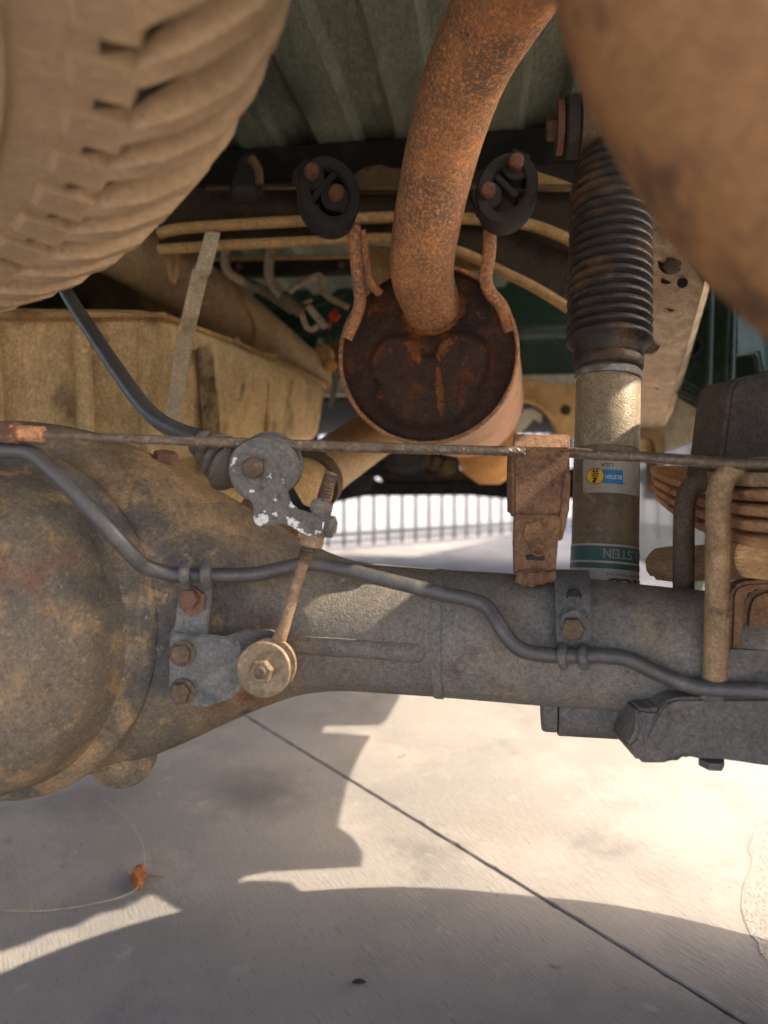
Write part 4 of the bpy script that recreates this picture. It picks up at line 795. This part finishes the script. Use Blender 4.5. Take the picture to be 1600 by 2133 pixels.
part('rear_washer', lathe([(rw * .5, .0132), (rw * .95, .0132), (rw * .97, .0140), (rw * .97, .0156), (rw * .93, .0166), (rw * .5, .0168)], b0, bz, 56), M_wash, lbsh)
part('nut', hexhead(b0 - bz * .0002, -bz, L(25, .39), .0042, rot=.15), M_wash, lbsh)
part('stud_end', lathe([(L(13, .39), 0), (L(13, .39), .0062), (L(11, .39), .0068), (.0005, .0068)], b0, -bz, 20), M_bolt, lbsh)
# upper hose into its ribbed boot
single('breather_hose', ptube([(120, 575, .62), (152, 632, .60), (190, 690, .57), (240, 765, .535), (292, 838, .50), (325, 872, .478), (370, 898, .458), (425, 916, .442)], 14, n=14), M_line, 'black hose bending down past the fuel tank into a ribbed boot', 'hose')
bt = P(408, 914, .440); be = P(500, 982, .424); bzz = (be - bt).normalized(); bl_ = (be - bt).length
pr = [(L(15, .44), 0)]
for k in range(4):
    h0 = bl_ * (.06 + k * .225); R = L(31 + k * 9.5, .435)
    pr += [(R * .74, h0), (R * .96, h0 + .0014), (R, h0 + .0032), (R * .96, h0 + .005), (R * .76, h0 + .0066)]
pr += [(L(40, .43), bl_)]
single('ribbed_boot', lathe(pr, bt, bzz, 36), M_boots, 'small ribbed rubber boot between black hose and flaking lever', 'boot', sharp=70)

# ================================================================== PARKING CABLE
cb = thing('parking_cable', 'twisted steel cable stretched across the view with hexagon end fitting', 'cable', P(600, 920, .4))
c0_, c1_ = P(85, 905, .388), P(1090, 940, .445)
part('cable_core', tube([(c0_, L(7, .388)), (c1_, L(9.5, .445))], n=10, smooth=0), M_cable, cb)
xd, yd, zd = frame(c1_ - c0_); ln = (c1_ - c0_).length
gs = []
for s_ in range(6):
    pts = []
    for i in range(241):
        t = i / 240; a = 2 * math.pi * (t * 26 + s_ / 6); rr_ = L(7.2, .388) + (L(9.2, .445) - L(7.2, .388)) * t
        pts.append((c0_ + zd * ln * t + (xd * math.cos(a) + yd * math.sin(a)) * rr_ * .72 - UP * .0016 * math.sin(math.pi * t), rr_ * .5))
    gs.append(tube(pts, n=6, smooth=0))
for g in gs: part('strand', g, M_cable, cb)
part('end_sleeve', ptube([(20, 901, .385), (92, 905, .388)], 17, n=18, smooth=0), M_rust, cb)
part('end_collar', ptube([(28, 901, .385), (36, 902, .385)], 22, n=18, smooth=0), M_rust, cb)
part('end_nut', hexhead(P(38, 902, .385), (-1, 0, .02), L(25, .385), L(34, .385), rot=.1), M_boltr, cb)
part('end_stub', ptube([(-120, 898, .384), (8, 900, .385)], 15, n=14, smooth=0), M_rust, cb)
single('cable_rod', ptube([(1150, 940, .462), (1192, 943, .455), (1240, 947, .445), (1330, 951, .435), (1420, 958, .42), (1500, 964, .405), (1600, 968, .39), (1760, 972, .375)], 11, n=12), M_cable, 'thin dark rusty rod crossing in front of the shock body', 'rod')

# bracket standing on the axle
sbk = thing('cable_guide_bracket', 'brown rusty upright box bracket standing on the axle tube', 'bracket', P(1120, 1210, .45))
part('upper_box', plate([(1069, 930), (1188, 932), (1189, 975), (1186, 1040), (1168, 1082), (1068, 1078), (1067, 975)], .446, .022, .0022), M_stop, sbk)
part('top_fold', plate([(1071, 902, .4535), (1187, 904, .4535), (1188, 934, .4440), (1069, 932, .4440)], 0, .004, .0008, vec=(0, .6, -.6)), M_stop, sbk)
part('side_flap', plate([(1178, 980), (1190, 984), (1187, 1060), (1172, 1127), (1164, 1127), (1168, 1078)], .442, .022, .001), M_stop, sbk)
part('lower_plate', plate([(1072, 1074), (1168, 1078), (1163, 1130), (1158, 1197), (1110, 1200), (1072, 1197), (1070, 1130)], .442, .005, .0008), M_stop, sbk)
part('fold_line', plate([(1070, 1072), (1168, 1075), (1168, 1084), (1070, 1080)], .4405, .004, .001), M_stop, sbk)
part('nut', hexhead(P(1113, 1110, .4418), (0, -1, 0), L(26, .44), L(9, .44), rot=.3), M_stop, sbk)
part('threaded_stud', join([lathe([(L(13, .44), 0), (L(13, .44), .008), (L(10, .44), .009)], P(1116, 1132, .4415), (0, -1, -.5), 18)] + [lathe([(L(13, .44), .001 + k * .002), (L(15, .44), .002 + k * .002), (L(13, .44), .003 + k * .002)], P(1116, 1132, .4415), (0, -1, -.5), 18) for k in range(4)]), M_stop, sbk)
part('slot', extrude([P(x, y, .4416) for x, y in smoothpoly([(1097, 1156), (1115, 1154), (1133, 1157), (1135, 1163), (1132, 1168), (1115, 1167), (1098, 1166), (1095, 1161)], 3)], (0, .0005, 0)), M_black, sbk)
part('foot_weld', tube([(P(1076, 1200, .441), .004), (P(1095, 1204, .44), .006), (P(1120, 1203, .44), .005), (P(1155, 1199, .441), .004)], n=8, wob=.4), M_stop, sbk)

# ================================================================== LEAF SPRING, U-BOLTS, BLOCK, PLATE
sp = thing('leaf_spring', 'rust coloured leaf spring pack clamped on the axle end', 'leaf spring', P(1540, 1100, .43))
SPc = P(1508, 1076, .437)                                # middle of the pack over the axle
def leaf(zoff, back, fwd, th, w, curv):
    rings = []; n = 26
    for i in range(n + 1):
        v = -back + (back + fwd) * i / n; z = zoff + curv * v * v
        c = SPc + AX * .028 + FW * v + UP * z
        ww = w * (1 if i not in (0, n) else .86)
        rings.append([c - AX * ww - UP * th * .30, c - AX * ww * .93 - UP * th * .5, c + AX * ww * .93 - UP * th * .5, c + AX * ww - UP * th * .3, c + AX * ww + UP * th * .3, c + AX * ww * .93 + UP * th * .5, c - AX * ww * .93 + UP * th * .5, c - AX * ww + UP * th * .3])
    return loft(rings)
for k, (zo, bk, fd, cv) in enumerate([(.0150, .60, .21, .32), (.0062, .50, .205, .36), (-.0026, .36, .20, .42), (-.0116, .20, .185, .55)]):
    part('leaf', leaf(zo, bk, fd, .0070, .030, cv), M_leaf, sp)
part('top_pad', box(SPc + AX * .028 + UP * .0245, AX * .03, FW * .05, UP * .004, .001), M_ubolt, sp)
def ubolt(pp, r, m, label, nm='u_bolt'):
    return single(nm, ptube(pp, r, n=18, smooth=6), m, label, 'u-bolt', 'u-bolts clamping the spring')
ubolt([(1488, 1440, .402), (1492, 1340, .402), (1495, 1200, .402), (1496, 1080, .402), (1498, 1030, .402), (1508, 998, .403), (1530, 982, .405), (1570, 976, .408), (1640, 972, .412), (1720, 970, .416)], 24.5, M_ubolt, 'thick tan u-bolt nearest the viewer looped over the leaf spring')
ubolt([(1424, 1300, .468), (1424, 1180, .468), (1425, 1080, .468), (1429, 1040, .468), (1442, 1014, .469), (1468, 1003, .470), (1520, 998, .473), (1600, 996, .478)], 21, M_ubolt2, 'darker u-bolt on the far side of the axle tube')
lk = thing('lift_block', 'sunlit tan lift block between leaf spring and axle', 'lift block', P(1540, 1170, .43))
pb = [(1338, 1160), (1356, 1143), (1380, 1138), (1470, 1134), (1640, 1128), (1640, 1210), (1560, 1208), (1470, 1208), (1400, 1213), (1352, 1207), (1340, 1190)]
part('block', extrude([P(x, y, .545 - (x - 1338) * .00045) for x, y in pb], AX * .05 + Vector((0, .01, 0)), .003), M_block, lk)
part('end_cap', extrude([P(x, y, .405) for x, y in smoothpoly([(1548, 1132), (1640, 1130), (1640, 1204), (1560, 1204), (1540, 1190), (1532, 1165), (1536, 1142)], 4)], (0, .03, 0), .003), M_block, lk)
pch = thing('spring_perch', 'rusty welded spring perch under the lift block', 'spring perch', P(1560, 1290, .41))
part('side_flange', plate([(1524, 1240), (1532, 1222), (1556, 1212), (1640, 1208), (1640, 1226), (1568, 1230), (1556, 1245), (1546, 1352), (1520, 1356)], .405, .012, .002), M_stop, pch)
part('core', extrude([P(x, y, .412) for x, y in smoothpoly([(1560, 1250), (1580, 1232), (1640, 1228), (1640, 1362), (1580, 1352), (1556, 1330), (1552, 1290)], 3)], (0, .03, 0), .003), M_stop, pch)
part('saddle', ribbon([(1500, 1352, 1680, 1358, .404), (1500, 1395, 1680, 1400, .398), (1500, 1430, 1680, 1436, .400)], .01), M_axle2, pch)
bs = thing('bump_stop', 'tall dark rubber bump stop block above the leaf spring', 'bump stop', P(1560, 1000, .47))
part('block', plate(smoothpoly([(1497, 1012), (1506, 930), (1516, 850), (1524, 806), (1540, 788), (1580, 781), (1660, 778), (1660, 1012), (1560, 1016)], 3), .462, .05, .003), M_stopr, bs)
part('base', plate([(1505, 985), (1660, 985), (1660, 1006), (1500, 1008)], .455, .05, .002), M_black, bs)
spl = thing('spring_plate', 'dark stepped steel plate hanging under the axle end', 'spring plate', P(1480, 1530, .41))
def spd(x, y): return .398 + .00012 * max(0, 1400 - x)
q = [(1392, 1462), (1412, 1455), (1780, 1452), (1780, 1622), (1590, 1596), (1508, 1584), (1456, 1582), (1432, 1577), (1410, 1584), (1385, 1592), (1350, 1592), (1332, 1590), (1316, 1570), (1305, 1551), (1322, 1537), (1328, 1500), (1325, 1474), (1350, 1478), (1368, 1480)]
part('plate', extrude([P(x, y, spd(x, y)) for x, y in q], Vector((0, .035, 0)), .002), M_plate, spl)
part('gusset_fold', plate([(1330, 1482, .404), (1352, 1520, .404), (1378, 1478, .397), (1392, 1464, .395), (1396, 1520, .396), (1370, 1560, .400), (1340, 1556, .405)], 0, .004, .001), M_plate, spl, label='bent edge streaked with rust')
part('nut', hexhead(P(1482, 1582, .41), (0, 0, -1), L(26, .41), L(15, .41), rot=.1), M_plate, spl)
part('boss', lathe([(L(26, .4), 0), (L(24, .4), .003), (L(5, .4), .003)], P(1482, 1452, .399), (0, -1, .3), 20, sy=.4), M_plate, spl)

# ================================================================== SPARE TYRE
SC = Vector((-.362, .102, .657)) + Vector((0, .27, 1)).normalized() * .092
spare = thing('spare_tyre', 'huge dusty spare tyre slung flat under the bed close by', 'spare tyre', SC)
def rel(prof_): return lathe([(r, z) for r, z in prof_], SC, UP, 120, cap0=False, cap1=False)
part('carcass', rel([(.195, -.062), (.206, -.070), (.212, -.078), (.220, -.079), (.2215, -.083), (.230, -.084), (.2315, -.0885), (.242, -.0895), (.244, -.0945), (.262, -.0955), (.264, -.1015), (.270, -.1015), (.272, -.0975), (.285, -.0975), (.297, -.0965)]), M_tyre, spare, sharp=60)
part('tread_base', rel([(.296, -.0960), (.306, -.0915), (.322, -.081), (.336, -.057), (.341, 0), (.338, .05), (.33, .07), (.285, .08), (.25, .075), (.195, .062)]), M_tyred, spare)
part('rim', rel([(.200, -.060), (.206, -.072), (.198, -.078), (.186, -.066), (.170, -.02), (.12, .0), (.09, -.012), (.04, -.012), (.0004, -.012)]), M_rim, spare)
NL = 72
def lug(seed):
    rg = random.Random(seed); a = math.radians(360 / NL * (.185 + .03 * rg.random())); rings = []
    pf = [(.3075, -.0940, .0050), (.314, -.0925, .0070), (.322, -.0900, .008), (.336, -.079, .009), (.346, -.058, .010), (.350, -.03, .010), (.350, -.004, .010)]
    for j, (r, z, t) in enumerate(pf):
        nr, nz_ = [(-.1, -1), (.1, -1), (.5, -.87), (.75, -.66), (.95, -.3), (1, 0), (1, 0)][j]
        tw = -math.radians(9.0) * j / 6 + math.radians(.5 * (seed % 2))
        aa = a * (1 if j else .8)
        def pt(ang, rr, zz): return Vector((rr * math.cos(ang), rr * math.sin(ang), zz))
        rings.append([pt(tw - aa * 1.12, r - nr * .004, z - nz_ * .004), pt(tw + aa * 1.12, r - nr * .004, z - nz_ * .004), pt(tw + aa * 1.0, r + nr * t * .75, z + nz_ * t * .75), pt(tw + aa * .82, r + nr * t, z + nz_ * t), pt(tw - aa * .82, r + nr * t, z + nz_ * t), pt(tw - aa * 1.0, r + nr * t * .75, z + nz_ * t * .75)])
    return loft(rings)
lugm = [mesh_of('shoulder_lug', lug(s), M_tyre, 50) for s in (1, 2)]
for k in range(NL):
    o = link(bpy.data.objects.new('shoulder_lug', lugm[k % 2])); o.parent = spare; o.rotation_euler = (0, 0, 2 * math.pi * k / NL)
def cblock():
    rings = []
    for z in (.006, .045, .065):
        a = math.radians(1.5); r0, r1 = .343, .365
        rings.append([Vector((r0 * math.cos(-a), r0 * math.sin(-a), z)), Vector((r1 * math.cos(-a), r1 * math.sin(-a), z)), Vector((r1 * math.cos(a), r1 * math.sin(a), z)), Vector((r0 * math.cos(a), r0 * math.sin(a), z))])
    return loft(rings)
def ilug():
    rings = []
    for r, z, t, a in ((.287, -.0965, .001, 1.5), (.290, -.0965, .0035, 1.75), (.3085, -.0935, .0045, 1.75), (.310, -.0925, .002, 1.7)):
        a = math.radians(a); rings.append([Vector((r * math.cos(-a), r * math.sin(-a), z + .006)), Vector((r * math.cos(a), r * math.sin(a), z + .006)), Vector((r * math.cos(a * .9), r * math.sin(a * .9), z - t)), Vector((r * math.cos(a * .9), -r * math.sin(a * .9), z - t))])
    return loft(rings)
ilm = mesh_of('side_lug', ilug(), M_tyre, 40)
for k in range(NL):
    o = link(bpy.data.objects.new('side_lug', ilm)); o.parent = spare; o.rotation_euler = (0, 0, 2 * math.pi * (k + .15) / NL)
cbm = mesh_of('tread_block', cblock(), M_tyre, 30)
for k in range(NL):
    o = link(bpy.data.objects.new('tread_block', cbm)); o.parent = spare; o.rotation_euler = (0, 0, 2 * math.pi * (k + .5) / NL)

spare.rotation_euler = (-math.atan(.27), 0, 0)

# ================================================================== BEYOND THE TRUCK
fence = thing('fence', 'grey metal picket fence along the street ahead', 'fence', F0)
pk = mesh_of('picket', box((0, 0, .62), FD * .0072, FN * .0072, UP * .60, .001), M_fence)
t = -2.6; k = 0
while t < 13:
    q = FD * t; post = (k % 24 == 0)
    if post: part('post', box(F0 + q + UP * .66, FD * .03, FN * .03, UP * .66, .003), M_fence, fence)
    else:
        o = link(bpy.data.objects.new('picket', pk)); o.parent = fence; o.location = q
    t += .103; k += 1
for z in (.055, .092, 1.05):
    part('rail', box(F0 + FD * 5.2 + UP * z, FD * 7.9, FN * (.012 if z > .06 else .006), UP * (.011 if z > .06 else .005)), M_fence, fence)
car = thing('parked_car', 'white car parked far beyond the fence', 'car', Vector((14.2, 30, 0)))
cd = Vector((1, .1, 0)).normalized(); cn = Vector((-.1, 1, 0)).normalized()
def cp(u, z, w): return Vector((14.2, 30, 0)) + cd * u + cn * w + UP * z
side = [(-2.2, .35), (-2.25, .75), (-2.0, .95), (-1.2, 1.02), (-.6, 1.42), (.9, 1.45), (1.75, 1.0), (2.15, .9), (2.2, .35)]
part('body', extrude([cp(u, z, 0) for u, z in side], cn * 1.75, .06), M_car, car)
part('window', extrude([cp(u, z, -.01) for u, z in [(-1.05, 1.04), (-.55, 1.36), (.1, 1.38), (.1, 1.03)]], cn * .02), M_glass, car)
part('window', extrude([cp(u, z, -.01) for u, z in [(.16, 1.03), (.16, 1.38), (.85, 1.38), (1.5, 1.02)]], cn * .02), M_glass, car)
for u in (-1.35, 1.35):
    w = part('tyre', lathe([(.2, 0), (.30, -.01), (.32, .03), (.32, .18), (.2, .2)], cp(u, .32, -.02), cn, 28), M_carb, car)
    part('wheel_rim', lathe([(.21, -.005), (.19, .0), (.17, .03), (.05, .01), (.0, .0)], cp(u, .32, -.03), cn, 20), M_alloy, car)
bd = thing('far_building', 'pale stucco building far beyond the street', 'building', Vector((10, 46, 0)))
part('wall', box((10, 48, 3.2), (40, 0, 0), (0, 2, 0), (0, 0, 3.2)), M_wall, bd)
part('roof', box((10, 47.9, 6.5), (40.3, 0, 0), (0, 2.4, 0), (0, 0, .12)), M_asph, bd)
for k in range(12):
    part('window', box((-24 + k * 6, 45.98, 2.2), (.9, 0, 0), (0, .03, 0), (0, 0, .8)), M_glass, bd)
# roof on posts out of view, added to cast shade on the paving ahead
LD = (Vector((1.53, 5.57, 0)) - Vector((.21, 3.55, 0))).normalized(); sh_ = Vector((SUN.x, SUN.y, 0)) * (2.5 / SUN.z)
a_ = Vector((.21, 3.55, 2.5)) + sh_; 
shade_rf = thing('added_shade_roof', 'unseen flat roof added to shade the paving ahead', 'added_shade_roof', Vector((a_.x + 2, a_.y, 0)))
rf = [Vector((.75, 2.15, 2.5)) + sh_, a_, a_ + LD * 7, a_ + LD * 7 + Vector((5, 0, 0)), a_ + Vector((6, -1.4, 0))]
part('roof', extrude(rf, (0, 0, .1)), M_asph, shade_rf)
for q in (rf[2], rf[3], rf[4]):
    c = q + (sum(rf, Vector()) / 5 - q) * .12
    part('post', box(Vector((c.x, c.y, 1.25)), (.04, 0, 0), (0, .04, 0), (0, 0, 1.25)), M_fence, shade_rf)

# ================================================================== LITTER ON THE GROUND
dp = thing('dried_stem', 'thin curling dried stem with an orange brown seed pod on concrete', 'dried stem', G(290, 1850))
def gz(px, py, z): return G(px, py) + UP * z
stem = [(215, 1672, .004), (245, 1700, .008), (275, 1738, .012), (296, 1780, .014), (302, 1815, .012), (298, 1846, .008), (270, 1868, .004), (210, 1885, .003), (120, 1900, .003), (40, 1903, .003), (-40, 1896, .003)]
part('stem', tube([(gz(*q), .0006) for q in stem], n=7, smooth=6), M_stem, dp)
pod = []
for i in range(10):
    t = i / 9; pod.append((gz(290 - 10 * math.sin(t * 5) * .4, 1858 - 40 * t, .006 + .004 * t), .0065 * math.sin(math.pi * (.15 + .78 * t)) * (1 + .35 * math.sin(t * 17))))
part('seed_pod', tube(pod, n=12, smooth=3, wob=.7), M_leaf_d, dp)
part('sprig', tube([(gz(300, 1836, .006), .0012), (gz(322, 1836, .006), .0010), (gz(342, 1836, .005), .0006)], n=6), M_leaf_d, dp)
single('dry_leaf_flake', lathe([(.0005, .001), (.004, .0015), (.0055, .002), (.003, .004), (.0005, .0045)], G(748, 2050), (0, .1, 1), 9, sx=1.3, sy=.6), M_black, 'tiny dark leaf flake lying on the shaded concrete', 'leaf flake')
